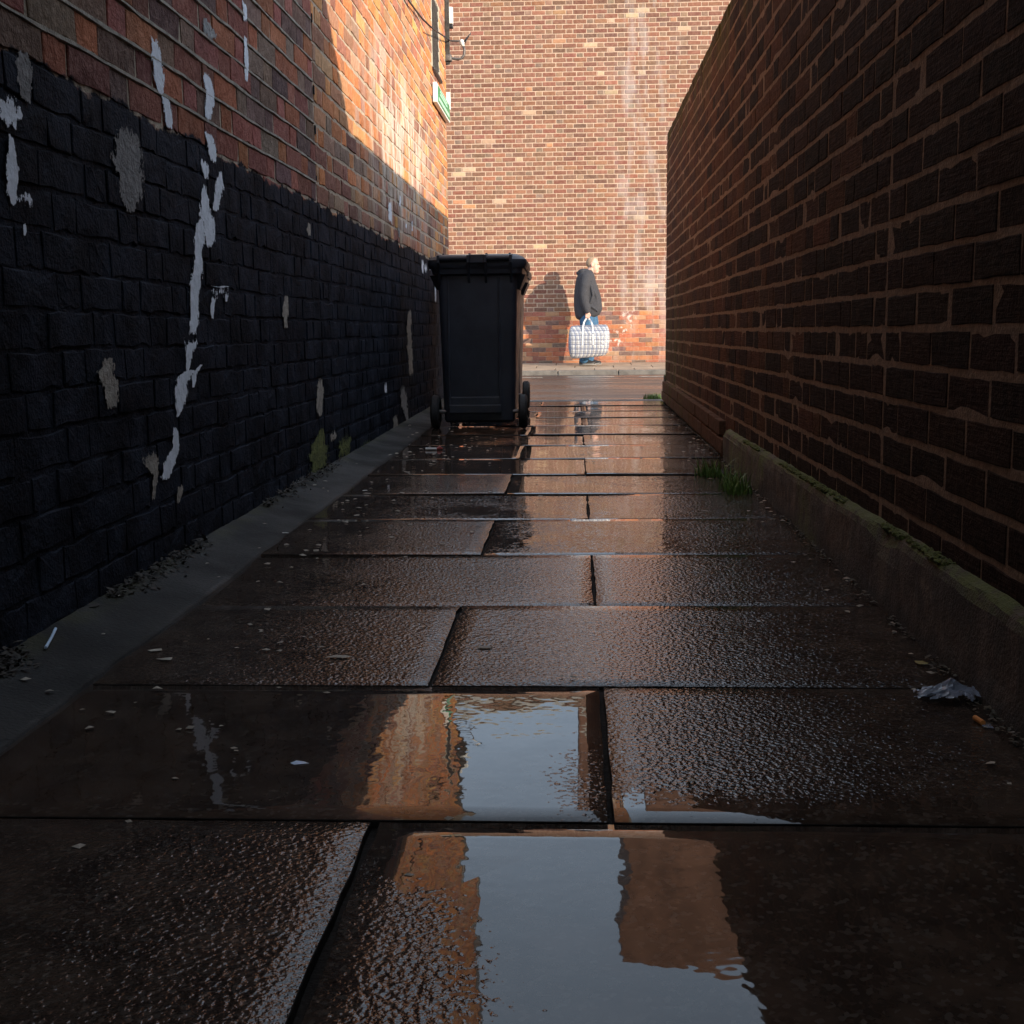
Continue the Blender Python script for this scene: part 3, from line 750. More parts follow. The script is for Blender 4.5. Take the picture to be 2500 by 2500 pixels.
jb = empty('junction_box', (-.96, 9.90, 2.95)); tag(jb, 'small white box fixed to the drainpipe above the bracket', 'box')
bm = bmesh.new(); box(bm, (-.962, 9.91, 3.03), (.05, .05, .125), .006); bmobj('cover', bm, MAT['swhite'], jb)
bm = bmesh.new(); box(bm, (-.955, 9.912, 2.952), (.035, .04, .03), .004); bmobj('base', bm, MAT['black'], jb)
br = empty('cable_bracket', (-.97, 9.90, 2.6)); tag(br, 'bent iron cable bracket sticking out from the building corner', 'bracket')
def at(u, v, Y=9.92): return tuple(ony(u, v, Y))
bm = bmesh.new(); tube(bm, [at(1086, 140), at(1100, 142), at(1118, 145), at(1128, 142), at(1133, 134), at(1134, 122), at(1131, 112)], .010, 8); bmobj('arm', bm, MAT['iron'], br, True)
bm = bmesh.new(); tube(bm, [at(1131, 113), at(1129, 107), at(1127, 100), at(1126, 97)], [.012, .016, .02, .008], 8); bmobj('insulator', bm, MAT['swhite'], br, True)
bm = bmesh.new(); tube(bm, [at(1130, 104), at(1138, 96), at(1144, 88), at(1150, 80)], [.006, .008, .006, .002], 6); tube(bm, [at(1132, 112), at(1137, 102), at(1141, 93)], .004, 6); bmobj('prong', bm, MAT['black'], br, True)
cb = bmesh.new(); c0, c1 = onx(1000, 5, XL+.02), np.array(at(1127, 100)); cpts = [tuple(onx(900, -190, XL+.03)), tuple(c0), tuple(onx(1030, 45, XL+.02)), tuple(onx(1052, 66, XL+.06)), tuple(onx(1068, 78, XL+.05)), at(1100, 100), tuple(c1)]
tube(cb, cpts, .006, 6); co_ = bmobj('cable', cb, MAT['black'], None, True); tag(co_, 'thin black cable sagging from the brick wall to the bracket', 'cable')

# ---- wheelie bins
def bin_mat():
    t = NT('bin_plastic'); c = t.mix(t.ramp(t.noise(4, 5, .7), .35, .7), (.010, .014, .024), (.022, .028, .042))
    c = t.mix(t.ramp(t.noise(1, 5, .75, t.scaled((60, 60, 5))), .62, .72, 0, .35), c, (.07, .07, .075))
    c = t.mix(t.m('MULTIPLY', t.ramp(t.xyz()[2], .35, .08), t.ramp(t.noise(14, 5, .7), .45, .65, 0, .5)), c, (.05, .043, .036))
    return t.done(c, t.ramp(t.noise(9, 4), .3, .7, .38, .6), t.bump(t.noise(260, 3), .0012))
MAT['bin'] = bin_mat()
MAT['tyre'] = simple('bin_tyre', (.012, .012, .013), .7, .2, 40, .002, 200)
def make_bin(name, label, x, y, rz=0.0):
    z0 = gz(y)
    T = empty(name, (x, y, z0)); tag(T, label, 'bin', 'wheelie bins against the black wall')
    def add(nm, bm, mat, parent=None, smooth=False):
        o = bmobj(nm, bm, mat, None, smooth); o.parent = parent or T
        if smooth:
            o.data.set_sharp_from_angle(angle=math.radians(35))
        return o
    # body: back face (wheels, handle) looks at the camera, local y = 0 is the back
    bm = bmesh.new(); rings = []
    for z, w, ya, yb in ((.035, .385, .075, .46), (.05, .40, .06, .475), (.12, .405, .055, .49), (.5, .425, .045, .545), (.86, .442, .035, .60), (.9, .444, .035, .61)):
        rings.append(rrect(0, (ya+yb)/2, z, w, yb-ya, .035))
    loft(bm, rings); body = add('body', bm, MAT['bin'], None, True)
    bm = bmesh.new()
    for sx in (-.165, .12): box(bm, (sx, .042, .50), (.012, .02, .74), .004)
    box(bm, (-.02, .035, .115), (.30, .035, .05), .006); box(bm, (-.02, .045, .16), (.30, .02, .05), .006)
    add('back_rib', bm, MAT['bin'], body)
    bm = bmesh.new()
    loft(bm, [rrect(0, .325, .865, .455, .585, .035), rrect(0, .325, .875, .50, .63, .04), rrect(0, .325, .905, .51, .64, .04), rrect(0, .325, .915, .48, .60, .04)])
    for sx in (-1, 1):      # side grips
        loft(bm, [[(sx*.22, .10, .79), (sx*.235, .10, .79), (sx*.235, .30, .79), (sx*.22, .30, .79)], [(sx*.22, .06, .87), (sx*.268, .06, .87), (sx*.268, .40, .87), (sx*.22, .40, .87)]])
    add('rim', bm, MAT['bin'], None, True)
    bm = bmesh.new(); L = []
    for z, w, d, cy in ((.905, .535, .66, .33), (.925, .55, .675, .33), (.952, .545, .67, .33), (.968, .51, .63, .33), (.985, .44, .55, .335), (.990, .20, .30, .34)): L.append(rrect(0, cy, z, w, d, .05))
    loft(bm, L); lid = add('lid', bm, MAT['bin'], None, True)
    bm = bmesh.new()
    for sx in (-.045, .05, -.19, .18): box(bm, (sx, .32, .984), (.012, .50, .016), .004)
    add('lid_rib', bm, MAT['bin'], lid)
    bm = bmesh.new()
    for xa, xb in ((-.21, -.045), (.05, .19)): tube(bm, [(xa, -.012, .958), (xb, -.012, .958)], .0165, 12)
    add('handle', bm, MAT['bin'], None, True)
    for sx in (-.21, -.045, .05, .19):
        bm = bmesh.new(); loft(bm, [[(sx-.007, .05, .80), (sx+.007, .05, .80), (sx+.007, .06, .80), (sx-.007, .06, .80)], [(sx-.007, -.03, .935), (sx+.007, -.03, .935), (sx+.007, .06, .935), (sx-.007, .06, .935)], [(sx-.007, -.03, .975), (sx+.007, -.03, .975), (sx+.007, .06, .985), (sx-.007, .06, .985)]])
        add('hinge_bracket', bm, MAT['bin'])
    bm = bmesh.new(); box(bm, (.0025, -.008, .955), (.085, .035, .05), .006)
    add('hinge', bm, MAT['bin'])
    bm = bmesh.new(); tube(bm, [(-.255, .075, .098), (.255, .075, .098)], .0115, 10); add('axle', bm, MAT['iron'], None, True)
    for sx in (-1, 1):
        bm = bmesh.new(); prof = [(-.024, .06), (-.024, .085), (-.014, .0965), (.014, .0965), (.024, .085), (.024, .06)]
        n = 28; R = [[bm.verts.new((sx*.248+dx, .075+r*math.cos(2*math.pi*k/n), .098+r*math.sin(2*math.pi*k/n))) for dx, r in prof] for k in range(n)]
        for k in range(n):
            for j in range(5): bm.faces.new((R[k][j], R[k][j+1], R[(k+1) % n][j+1], R[(k+1) % n][j]))
        wh = add('wheel', bm, MAT['tyre'], None, True)
        bm = bmesh.new(); tube(bm, [(sx*.235, .075, .098), (sx*.262, .075, .098)], .062, 20); add('hub', bm, MAT['bin'], wh, True)
    T.rotation_euler.z = rz; T.rotation_euler.x = 0
    T.scale = (1, 1, .985)
    return T
make_bin('wheelie_bin', 'black wheelie bin with its wheels and handle turned towards the alley mouth', -.54, 6.84, math.radians(0))
make_bin('wheelie_bin', 'black wheelie bin hidden behind another with one wheel showing', -.583, 8.36, math.radians(0))

# ---- grass tufts, moss and litter
def grass_mat(name, a, b):
    t = NT(name); oi = t.n('ObjectInfo', out=5)
    return t.done(t.mix(t.noise(70, 2), a, b), .55, Subsurface_Weight=0.0)
MAT['grass'] = grass_mat('grass', (.06, .12, .018), (.15, .25, .05))
def tuft(name, label, spots, nb, h, spread):
    V, Fc = [], []
    for (x, y) in spots:
        for k in range(nb):
            a = random.uniform(0, 6.28); r = spread*random.random()**.7
            bx, by = x+r*math.cos(a), y+r*math.sin(a)*1.4; z = gz(by)-.004
            hh = h*random.uniform(.35, 1.1); lean = random.uniform(.1, .8)*hh; la = random.uniform(0, 6.28)
            wd = random.uniform(.0018, .0035); px, py = -math.sin(la), math.cos(la); b0 = len(V)
            for t in (0, .35, .7, 1):
                q = wd*(1-t**1.5)+.0002; cx = bx+math.cos(la)*lean*t*t; cy = by+math.sin(la)*lean*t*t; cz = z+hh*t*(1-.25*t*lean/hh)
                V += [(cx-px*q, cy-py*q, cz), (cx+px*q, cy+py*q, cz)]
            for i in range(3): Fc.append((b0+2*i, b0+2*i+1, b0+2*i+3, b0+2*i+2))
    o = pyobj(name, V, Fc, MAT['grass']); tag(o, label, 'grass'); return o
g1 = ong(1742, 1160); g2 = ong(1785, 1195); g3 = ong(1600, 976)
tuft('grass_tuft', 'small green grass tuft growing from the paving joint beside the mossy footing', [(g1[0], g1[1]), (g1[0]-.03, g1[1]+.02)], 45, .08, .045)
tuft('grass_tuft', 'taller grass tuft rooted at the wall base just in front of a smaller tuft', [(g2[0]-.01, g2[1]), (g2[0]+.03, g2[1]-.1), (g2[0]+.0, g2[1]-.12)], 42, .10, .035)
tuft('grass_tuft', 'low bright grass clump at the street corner of the dark brick wall', [(g3[0]+.02*i, 9.42+.01*i) for i in range(-2, 3)], 45, .055, .05)
# moss cushions on the footing ledge
bm = bmesh.new()
for i in range(900):
    y = random.uniform(1.4, 5.0); 
    if fn(y*2.3, 9) < -.05: continue
    x = random.uniform(.652, .676); z = min(.185-.006*min(max(y-2, 0), 3), gz(y)+.165)+.003
    r = random.uniform(.003, .009)
    m_ = Matrix.Translation((x, y, z)) @ Matrix.Diagonal((r, r*random.uniform(1, 2.2), r*random.uniform(.5, .9), 1))
    bmesh.ops.create_icosphere(bm, subdivisions=1, radius=1.0, matrix=m_)
for v in bm.verts: v.co += Vector((fn(v.co.x*300, v.co.y*300), fn(v.co.y*300, 3), fn(v.co.z*300, v.co.y*200)))*.003
mo = bmobj('moss', bm, simple('moss_cushion', (.08, .095, .018), .95, .5, 90, .006, 300), RW); mo['kind'] = 'stuff'

MAT['paper'] = simple('scrap_paper', (.62, .60, .57), .7, .12); MAT['bluewhite'] = simple('stick_plastic', (.50, .62, .78), .4, .1)
MAT['film'] = simple('clear_film', (.24, .27, .34), .15, .2, 30, .003, 60, Alpha=.72)
MAT['orange'] = simple('filter_orange', (.52, .19, .04), .8, .15); MAT['leafy'] = simple('yellow_leaf', (.22, .17, .03), .6, .3, 90)
MAT['red'] = simple('red_wrapper', (.25, .04, .035), .5, .2); MAT['leaflit'] = simple('dead_leaf', (.034, .025, .018), .85, .45, 60)
def strip_z(x, y):
    d = left_edge(y)-x
    if d <= 0: return gz(y)
    return gz(y)+np.interp(d, [0, .012, .06, .11, .155, .2], [.0035, .008, .016, .028, .042, .05])*(1-.35*min(max((y-2)/6, 0), 1))
# lolly stick on the fillet
a, b = ong(112, 1588, .03), ong(137, 1552, .03)
bm = bmesh.new(); v0, v1 = Vector((a[0], a[1], 0)), Vector((b[0], b[1], 0)); v0.z = strip_z(v0.x, v0.y)+.005; v1.z = strip_z(v1.x, v1.y)+.005
tube(bm, [v0, v0.lerp(v1, .5)+Vector((.001, 0, 0)), v1], .0028, 8); o = bmobj('lolly_stick', bm, MAT['bluewhite']); tag(o, 'pale blue plastic stick lying on the concrete strip by dead leaves', 'litter')
# cigarette-like stub with red end in front of the bin
a, b, c = ong(1039, 1096, .005), ong(1066, 1096, .005), ong(1080, 1095, .005)
T = empty('wrapper_stick', tuple(a)); tag(T, 'small white stick with a torn red end on the paving before the bin', 'litter')
bm = bmesh.new(); tube(bm, [a, b], .006, 8); bmobj('stick', bm, MAT['paper'], T)
bm = bmesh.new(); tube(bm, [b, (np.array(b)+c)/2+[0, .004, .003], c], [.006, .011, .004], 7); bmobj('red_end', bm, MAT['red'], T)
# crumpled film at the right
cx = ong(2318, 1705)
N = 27; V, Fc = [], []
for j in range(N):
    for i in range(N):
        u, v = i/(N-1)-.5, j/(N-1)-.5
        rr = 1+.35*fn(math.atan2(v, u)*1.3, 3, 1)
        x = cx[0]+(u+.25*v)*.11*rr; y = cx[1]+v*.075*rr
        rid = (1-abs(fn(u*3.2, v*3.2, 1)*2))*.013+(1-abs(fn(u*8, v*8, 2)*2))*.005+.002*fn(u*20, v*20)
        V.append((x, y, gz(y)+.003+max(0, rid+.006)*(1-1.2*math.hypot(u, v))+.012*max(0, .25-math.hypot(u-.05, v-.12))/.25))
for j in range(N-1):
    for i in range(N-1):
        if math.hypot((i+.5)/(N-1)-.5, (j+.5)/(N-1)-.5) < .44+.22*fn(i*.22, j*.22, 4): q = j*N+i; Fc += [(q, q+1, q+N+1), (q, q+N+1, q+N)]
o = pyobj('plastic_wrapper', V, Fc, MAT['film']); o.modifiers.new('thick', 'SOLIDIFY').thickness = .0006; tag(o, 'crumpled clear plastic wrapper on the wet slab beside the footing', 'litter')
# cigarette end and a small scrap beside it
a, b = ong(2380, 1752, .004), ong(2400, 1765, .004)
bm = bmesh.new(); tube(bm, [a, b], .0042, 10); o = bmobj('cigarette_end', bm, MAT['orange']); tag(o, 'orange cigarette filter beside the footing near the plastic wrapper', 'litter')
def scrap(name, label, u, v, size, mat, up=.003, ang=0.0, thick=.0004, asp=1.0):
    p = ong(u, v, up); n = 6; size *= .75; V = [(0, 0, .0022)]
    for k in range(n):
        t = 2*math.pi*k/n; r = size/2*random.uniform(.5, 1.25); x, y = r*math.cos(t)*asp, r*math.sin(t)
        V.append((x*math.cos(ang)-y*math.sin(ang), x*math.sin(ang)+y*math.cos(ang), .0012+.0035*size/.03*abs(fn(k*2.3, u))))
    V = [(x+p[0], y+p[1], z+(strip_z(p[0], p[1]) if p[0] < -.8 else gz(p[1]))) for x, y, z in V]
    o = pyobj(name, V, [(0, k+1, (k+1) % n+1) for k in range(n)], mat); m = o.modifiers.new('thick', 'SOLIDIFY'); m.thickness = thick
    tag(o, label, 'litter'); return o
scrap('plastic_scrap', 'small round clear plastic scrap touching the orange cigarette filter', 2412, 1770, .028, MAT['film'])
scrap('plastic_scrap', 'flat clear plastic scrap left of the crumpled wrapper', 2262, 1690, .034, MAT['film'], asp=1.6)
scrap('fallen_leaf', 'yellow green leaf on the wet slab beside the footing above the wrapper', 2248, 1616, .034, MAT['leafy'])
scrap('paper_scrap', 'pale oval paper scrap on the mirror wet slab left of the sunlit reflection', 732, 1860, .022, MAT['bluewhite'], asp=1.5)
scrap('paper_scrap', 'crumpled pale paper scrap at the foot of the concrete strip', 380, 1585, .026, MAT['beige'], asp=1.3)
scrap('paper_scrap', 'flat dull paper scrap just below the crumpled one by the concrete strip', 408, 1606, .026, MAT['beige'], asp=1.7)
scrap('paper_scrap', 'narrow pale scrap near the edge of the long rough slab', 828, 1601, .028, MAT['beige'], asp=2.2, ang=.2)
scrap('paper_scrap', 'tiny white scrap on the right-hand slab near the garden wall', 1853, 1514, .016, MAT['paper'])
scrap('paper_scrap', 'white scrap beside the concrete strip between two slab joints', 694, 1304, .022, MAT['paper'], asp=1.6)
scrap('paper_scrap', 'white crumpled scrap on the paving in line with the moss patches', 892, 1196, .026, MAT['paper'])
scrap('paper_scrap', 'brown flattened scrap directly below a white crumpled one', 897, 1203, .026, MAT['beige'], asp=1.5)
scrap('paper_scrap', 'pale grey torn scrap on the right slab below the scattered flakes', 1180, 1578, .03, MAT['beige'], asp=1.8)
scrap('dead_leaf', 'curled brown leaf lying on the concrete strip below the plaster patch', 225, 1495, .05, MAT['leaflit'], .03)
# countless crumbs of litter
V, Fc = [], []
for i in range(330):
    if i < 200: y = random.uniform(1.6, 9); x = left_edge(y)+random.gauss(.16, .16)
    elif i < 260: y = random.uniform(1.3, 8); x = .64-abs(random.gauss(0, .05))
    else: y = random.uniform(1.2, 8); x = random.uniform(-.8, .6)
    if x < -.97 or x > .635: continue
    z = strip_z(x, y)+.002; s = random.uniform(.002, .0055)*(1+.12*y); a = random.uniform(0, 3.14); b0 = len(V)
    for k in range(4):
        t = a+k*math.pi/2+random.uniform(-.3, .3); V.append((x+s*math.cos(t)*1.4, y+s*math.sin(t), z+random.uniform(0, s*.6)))
    V.append((x, y, z+s*.7)); Fc += [(b0, b0+1, b0+4), (b0+1, b0+2, b0+4), (b0+2, b0+3, b0+4), (b0+3, b0, b0+4)]
o = pyobj('debris', V, Fc, MAT['beige']); tag(o, 'pale crumbs of litter scattered over the wet paving', 'litter', kind='stuff')
V, Fc = [], []
for i in range(1500):
    y = 1.9+3.6*random.random()**1.6; k = fn(y*1.6, 2)+.5*fn(y*6, 4)
    if k < -.02: continue
    x = XL+.006+abs(random.gauss(0, .018+.02*max(k, 0))); z = strip_z(x, y)+random.uniform(0, .016)*max(0, 1-(x-XL)/.06)+.001
    s = random.uniform(.003, .011); a = random.uniform(0, 6.28); tl = random.uniform(-.7, .7); b0 = len(V)
    for q in ((-1, -.3), (0, -.5), (1.2, 0), (0, .5), (-1, .3)): V.append((x+s*(q[0]*math.cos(a)-q[1]*math.sin(a)), y+s*(q[0]*math.sin(a)+q[1]*math.cos(a)), z+s*q[0]*tl+s*.4*abs(q[1])))
    Fc.append(tuple(range(b0, b0+5)))
o = pyobj('leaf_litter', V, Fc, MAT['leaflit']); tag(o, 'dead leaves and grit gathered along the foot of the black wall', 'leaf litter', kind='stuff')

# ---- unseen block added behind the viewer to keep sky light off the near alley
PB = empty('sky_blocker', (0, -3, 0)); tag(PB, 'unseen block added over the alley behind the viewpoint to darken the near end', 'building')
bm = bmesh.new(); box(bm, (-.05, -3.2, 4.75), (1.9, 5.6, 4.3)); bmobj('blocker_box', bm, MAT['left_mortar'], PB)

# ---- the person across the street
MAT['skin'] = simple('skin', (.62, .36, .27), .5, .06, 30, Subsurface_Weight=.1)
MAT['hair'] = simple('short_hair', (.33, .22, .14), .8, .2, 150, .002, 300)
MAT['jacket'] = simple('grey_fleece', (.040, .040, .047), .95, .12, 40, .004, 160)
MAT['jeans'] = simple('blue_denim', (.035, .105, .20), .85, .25, 25, .003, 200)
MAT['shoe'] = simple('black_shoe', (.018, .018, .02), .5, .2); MAT['sole'] = simple('grey_sole', (.22, .21, .2), .7, .1)
def ellipsoid(bm, c, r, rot=None, sub=3):
    m = Matrix.Translation(c) @ (rot.to_4x4() if rot else Matrix.Identity(4)) @ Matrix.Diagonal((*r, 1))
    bmesh.ops.create_icosphere(bm, subdivisions=sub, radius=1.0, matrix=m)
def limb(bm, pts, rad, seg=14):
    tube(bm, pts, rad, seg)
    for p, r in zip(pts, rad): ellipsoid(bm, p, (r, r, r), sub=2)
def remesh(o, vox, it=6, fac=.5):
    m = o.modifiers.new('weld', 'REMESH'); m.mode = 'VOXEL'; m.voxel_size = vox; m.use_smooth_shade = True
    q = o.modifiers.new('soft', 'SMOOTH'); q.iterations = it; q.factor = fac
PY = 20.3; pf = ony(1432, 893, PY); PZ = -.012+.07*(PY-18.92)/2.0
person = empty('person', (pf[0], PY, PZ)); tag(person, 'person in grey hooded jacket and jeans walking with a checked bag', 'person')
def padd(nm, bm, mat, parent=None, vox=None, it=6, fac=.5):
    o = bmobj(nm, bm, mat, None, True); o.parent = parent or person
    if vox: remesh(o, vox, it, fac)
    return o
bm = bmesh.new()
ry = lambda a: Matrix.Rotation(math.radians(a), 3, 'Y')
ellipsoid(bm, (.098, 0, 1.648), (.098, .078, .097)); ellipsoid(bm, (.135, 0, 1.575), (.066, .064, .098), ry(-6)); ellipsoid(bm, (.150, 0, 1.505), (.050, .046, .036))
ellipsoid(bm, (.185, 0, 1.635), (.022, .05, .018), sub=2)                                  # brow
limb(bm, [(.196, 0, 1.620), (.210, 0, 1.595), (.219, 0, 1.578)], [.010, .012, .014], 8)    # nose
ellipsoid(bm, (.193, 0, 1.535), (.017, .026, .012), sub=2); ellipsoid(bm, (.186, 0, 1.500), (.017, .026, .016), sub=2)   # lips, chin
for sy in (-1, 1): ellipsoid(bm, (.092, sy*.079, 1.605), (.022, .010, .034), ry(-12), sub=2)
limb(bm, [(.0, 0, 1.40), (.045, 0, 1.47), (.085, 0, 1.55)], [.075, .068, .066])
limb(bm, [(.02, 0, .88), (.02, 0, 1.1), (-.01, 0, 1.35)], [.15, .15, .14])
limb(bm, [(-.02, -.17, 1.38), (-.05, -.225, 1.13), (.0, -.245, .90), (.010, -.245, .86)], [.06, .045, .032, .028])
limb(bm, [(-.02, .17, 1.38), (-.01, .225, 1.13), (.07, .235, .91), (.085, .235, .86)], [.06, .045, .032, .028])
for hx, hy in ((.012, -.245), (.090, .235)):
    ellipsoid(bm, (hx, hy, .825), (.036, .020, .046), sub=2)
    for k, (dx, L) in enumerate(((-.026, .8), (-.009, .95), (.009, 1.0), (.026, .9))):
        limb(bm, [(hx+dx, hy-.008, .800), (hx+dx*1.03, hy-.020, .800-.026*L), (hx+dx*1.03, hy-.006, .800-.046*L), (hx+dx, hy+.014, .800-.036*L)], [.0095, .0092, .0088, .008], 8)
    limb(bm, [(hx+.030, hy, .838), (hx+.046, hy-.010, .815), (hx+.044, hy-.020, .790)], [.011, .0105, .009], 8)
limb(bm, [(.0, -.09, .85), (.03, -.09, .47), (-.045, -.09, .10)], [.10, .06, .045]); limb(bm, [(.03, .09, .85), (.10, .09, .47), (.045, .09, .10)], [.10, .06, .045])
for fx, sy in ((-.03, -1), (.06, 1)): limb(bm, [(fx-.02, sy*.09, .06), (fx+.12, sy*.09, .04)], [.035, .028], 10)
body = padd('body', bm, MAT['skin'], None, .0065, 3, .5)
bm = bmesh.new(); bmesh.ops.create_icosphere(bm, subdivisions=4, radius=1.0, matrix=Matrix.Translation((.094, 0, 1.648)) @ Matrix.Diagonal((.101, .081, .100, 1)))
bmesh.ops.delete(bm, geom=[v for v in bm.verts if v.co.x-.095 > .62*(v.co.z-1.648)-.005 or v.co.z < 1.585 or (v.co.x > .07 and abs(v.co.y) > .06 and v.co.z < 1.64)], context='VERTS')
hr = padd('hair', bm, MAT['hair'], body)
MAT['eye'] = simple('eye_dark', (.03, .022, .018), .3, .1)
for sy in (-1, 1):
    bm = bmesh.new(); ellipsoid(bm, (.193, sy*.030, 1.618), (.008, .012, .006), sub=2); padd('eye', bm, MAT['eye'], body)
bm = bmesh.new()
sec = [(.76, -.13, .16, .16), (.785, -.165, .215, .195), (.83, -.185, .245, .21), (.90, -.20, .257, .22), (.98, -.207, .255, .222), (1.06, -.207, .246, .22), (1.15, -.202, .226, .215), (1.25, -.192, .192, .21), (1.34, -.18, .158, .212), (1.41, -.162, .142, .20), (1.46, -.14, .128, .165), (1.505, -.112, .112, .115), (1.535, -.085, .098, .09)]
loft(bm, [[(p[0], p[1], z+.035*(p[0]-.03)/.2*(1 if z < .86 else .0)+.004*math.sin(p[0]*60+z*30)) for p in ell((a+b)/2, 0, z, (b-a)/2, w, 28, 2.5)] for z, a, b, w in sec])
ellipsoid(bm, (-.075, 0, 1.515), (.075, .115, .042), ry(-18)); ellipsoid(bm, (-.115, 0, 1.485), (.055, .09, .035), ry(10)); ellipsoid(bm, (.02, 0, 1.50), (.09, .10, .05), ry(28))
limb(bm, [(-.015, -.165, 1.40), (-.035, -.215, 1.27), (-.052, -.238, 1.12), (-.03, -.246, .99), (.002, -.246, .90), (.006, -.246, .873)], [.085, .080, .074, .066, .058, .050])
limb(bm, [(-.015, .165, 1.40), (-.012, .225, 1.20), (.0, .235, 1.10), (.06, .237, .95), (.078, .237, .875)], [.085, .078, .072, .06, .05])
for (a, b, c) in (((.07, -.21, 1.28), (.10, -.222, 1.12), (.06, -.226, 1.0)), ((.03, -.216, .97), (.10, -.226, .93), (.18, -.20, .87)), ((.12, -.2, 1.2), (.16, -.19, 1.1), (.17, -.18, 1.0))): limb(bm, [a, b, c], [.014, .018, .012], 8)
jk = padd('jacket', bm, MAT['jacket'], None, .010, 4, .5)
bm = bmesh.new()
limb(bm, [(.0, -.085, .84), (.005, -.09, .68), (.03, -.09, .48), (-.01, -.09, .28), (-.045, -.09, .09)], [.125, .118, .092, .083, .080])
limb(bm, [(.05, .085, .84), (.085, .09, .68), (.10, .09, .48), (.07, .09, .28), (.045, .09, .09)], [.125, .118, .092, .083, .080])
jn = padd('jeans', bm, MAT['jeans'], None, .012, 3, .5)
for fx, sy in ((-.045, -1), (.05, 1)):
    bm = bmesh.new(); L = []
    for t, hh, ww in ((0, .055, .030), (.02, .085, .038), (.08, .095, .040), (.14, .070, .044), (.20, .052, .046), (.25, .042, .038), (.268, .03, .02)):
        x = fx-.075+t; L.append([(x, sy*.09+ww*math.cos(a), .018+max(0, hh*math.sin(a))*(1 if math.sin(a) > 0 else 0)) for a in [2*math.pi*k/16 for k in range(16)]])
    loft(bm, L); sh = padd('shoe', bm, MAT['shoe'])
    bm = bmesh.new(); loft(bm, [[(fx-.078, sy*.09-.03, z), (fx+.02, sy*.09-.045, z), (fx+.14, sy*.09-.05, z), (fx+.198, sy*.09-.02, z), (fx+.198, sy*.09+.02, z), (fx+.14, sy*.09+.05, z), (fx+.02, sy*.09+.045, z), (fx-.078, sy*.09+.03, z)] for z in (.001, .024)]); padd('sole', bm, MAT['sole'], sh)

# ---- checked laundry bag in the hand
def plaid():
    t = NT('checked_bag'); tcn = t.n('TexCoord', out=3); x, y, z = t.xyz(tcn)
    def lines(c, per, w, off=0.0):
        fr = t.m('FRACT', t.m('ADD', t.m('DIVIDE', c, per), off)); return t.m('LESS_THAN', fr, w)
    hx = t.m('ADD', x, t.m('MULTIPLY', y, .8))
    c = t.mix(t.ramp(t.noise(9, 4), .35, .7), (.54, .53, .52), (.42, .42, .43))
    for cc, per, w, off, col, f in ((hx, .066, .30, 0, (.10, .13, .22), .7), (z, .072, .30, .2, (.10, .11, .17), .65), (hx, .066, .07, .5, (.03, .03, .05), .75), (z, .072, .08, .72, (.03, .03, .05), .75), (hx, .066, .06, .62, (.03, .03, .05), .6)):
        c = t.mix(t.m('MULTIPLY', lines(cc, per, w, off), f), c, col)
    return t.done(c, .38, t.bump(t.noise(22, 4), .012))
MAT['bag'] = plaid(); MAT['strap'] = simple('white_strap', (.55, .55, .55), .6, .08)
bx, by, bz = pf[0]+.033, PY-.36, PZ+.13
bag = empty('laundry_bag', (bx, by, bz)); tag(bag, 'large white and blue checked laundry bag hanging from the hand', 'bag')
bm = bmesh.new(); L = []
for z, a, b, d in ((.0, -.24, .23, .075), (.015, -.275, .27, .10), (.06, -.30, .30, .125), (.16, -.325, .325, .14), (.28, -.33, .335, .14), (.38, -.32, .335, .125), (.45, -.305, .325, .09), (.50, -.29, .30, .05), (.515, -.275, .265, .02)):
    ring = []
    for (px, py, pz) in ell((a+b)/2, 0, z, (b-a)/2, d, 40, 5.0):
        ring.append((px+.012*fn(px*7, py*9, z*8), py+.022*fn(px*9+3, py*3, z*9), pz+.03*(px/.33)*(1 if z < .1 else .25)+.014*fn(px*8, 2, z*4)))
    L.append(ring)
loft(bm, L); o = bmobj('bag_body', bm, MAT['bag'], None, True); o.parent = bag
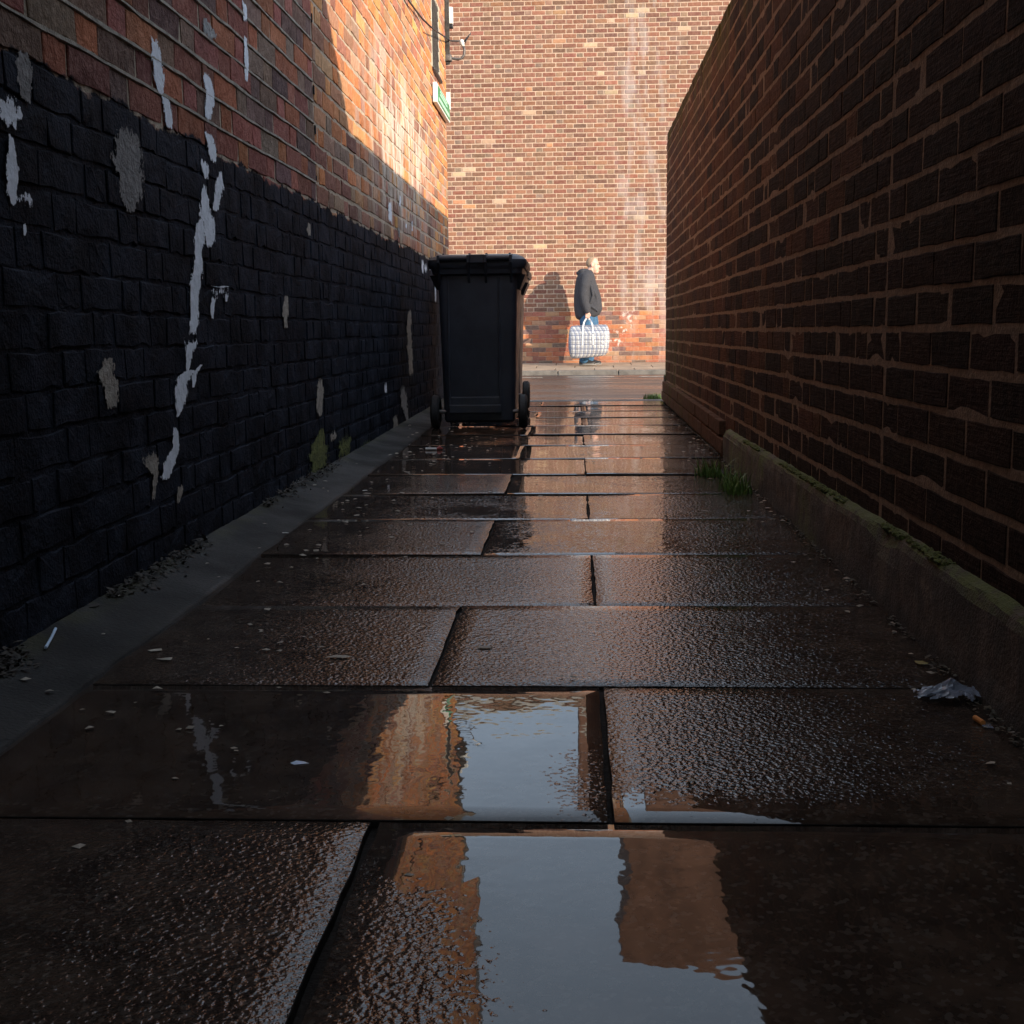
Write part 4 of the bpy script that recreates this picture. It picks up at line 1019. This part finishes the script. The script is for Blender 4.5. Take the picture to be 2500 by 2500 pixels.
hz = .80-.055-.13
for yy, dx in ((-.075, 0), (.055, .012)):
    bm = bmesh.new()
    def strap(P, w=.026, th=.004):
        rings = []
        for i, p in enumerate(P):
            p = Vector(p); t = (Vector(P[min(i+1, len(P)-1)])-Vector(P[max(i-1, 0)])).normalized(); sd = Vector((0, 1, 0)).cross(t).normalized(); nn_ = t.cross(sd)
            rings.append([p+sd*w/2+nn_*th/2, p-sd*w/2+nn_*th/2, p-sd*w/2-nn_*th/2, p+sd*w/2-nn_*th/2])
        loft(bm, rings)
    k = 1 if yy < 0 else -1
    strap([(-.10+dx, yy-k*.070, .20), (-.098+dx, yy-k*.066, .36), (-.092+dx, yy-k*.012, .49), (-.075, yy*.7, .56), (-.050, -.245+.36-.012, hz-.01), (-.03, -.245+.36-.012, hz+.012), (.0, -.245+.36-.012, hz+.012), (.02, -.245+.36-.012, hz-.01), (.045, yy*.7, .56), (.062+dx, yy-k*.012, .49), (.066+dx, yy-k*.066, .36), (.07+dx, yy-k*.070, .20)])
    o = bmobj('handle', bm, MAT['strap'], None); o.parent = bag

V, Fc = [], []
for i in range(1300):
    y = 1.2+7.6*random.random()**1.3; k = fn(y*1.9, 12)+.5*fn(y*7, 14)
    if k < -.1: continue
    x = .640-abs(random.gauss(0, .010+.012*max(k, 0))); z = gz(y)+random.uniform(0, .008)*max(0, 1-(.64-x)/.04)
    s = random.uniform(.002, .007); a = random.uniform(0, 6.28); tl = random.uniform(-.7, .7); b0 = len(V)
    for q in ((-1, -.4), (0, -.6), (1.0, 0), (0, .6), (-1, .4)): V.append((x+s*(q[0]*math.cos(a)-q[1]*math.sin(a)), y+s*(q[0]*math.sin(a)+q[1]*math.cos(a)), z+.001+s*q[0]*tl*.6+s*.4*abs(q[1])))
    Fc.append(tuple(range(b0, b0+5)))
o = pyobj('dirt', V, Fc, simple('gutter_dirt', (.045, .038, .022), .8, .5, 60)); tag(o, 'dark grit and moss crumbs gathered along the foot of the garden wall', 'dirt', kind='stuff')
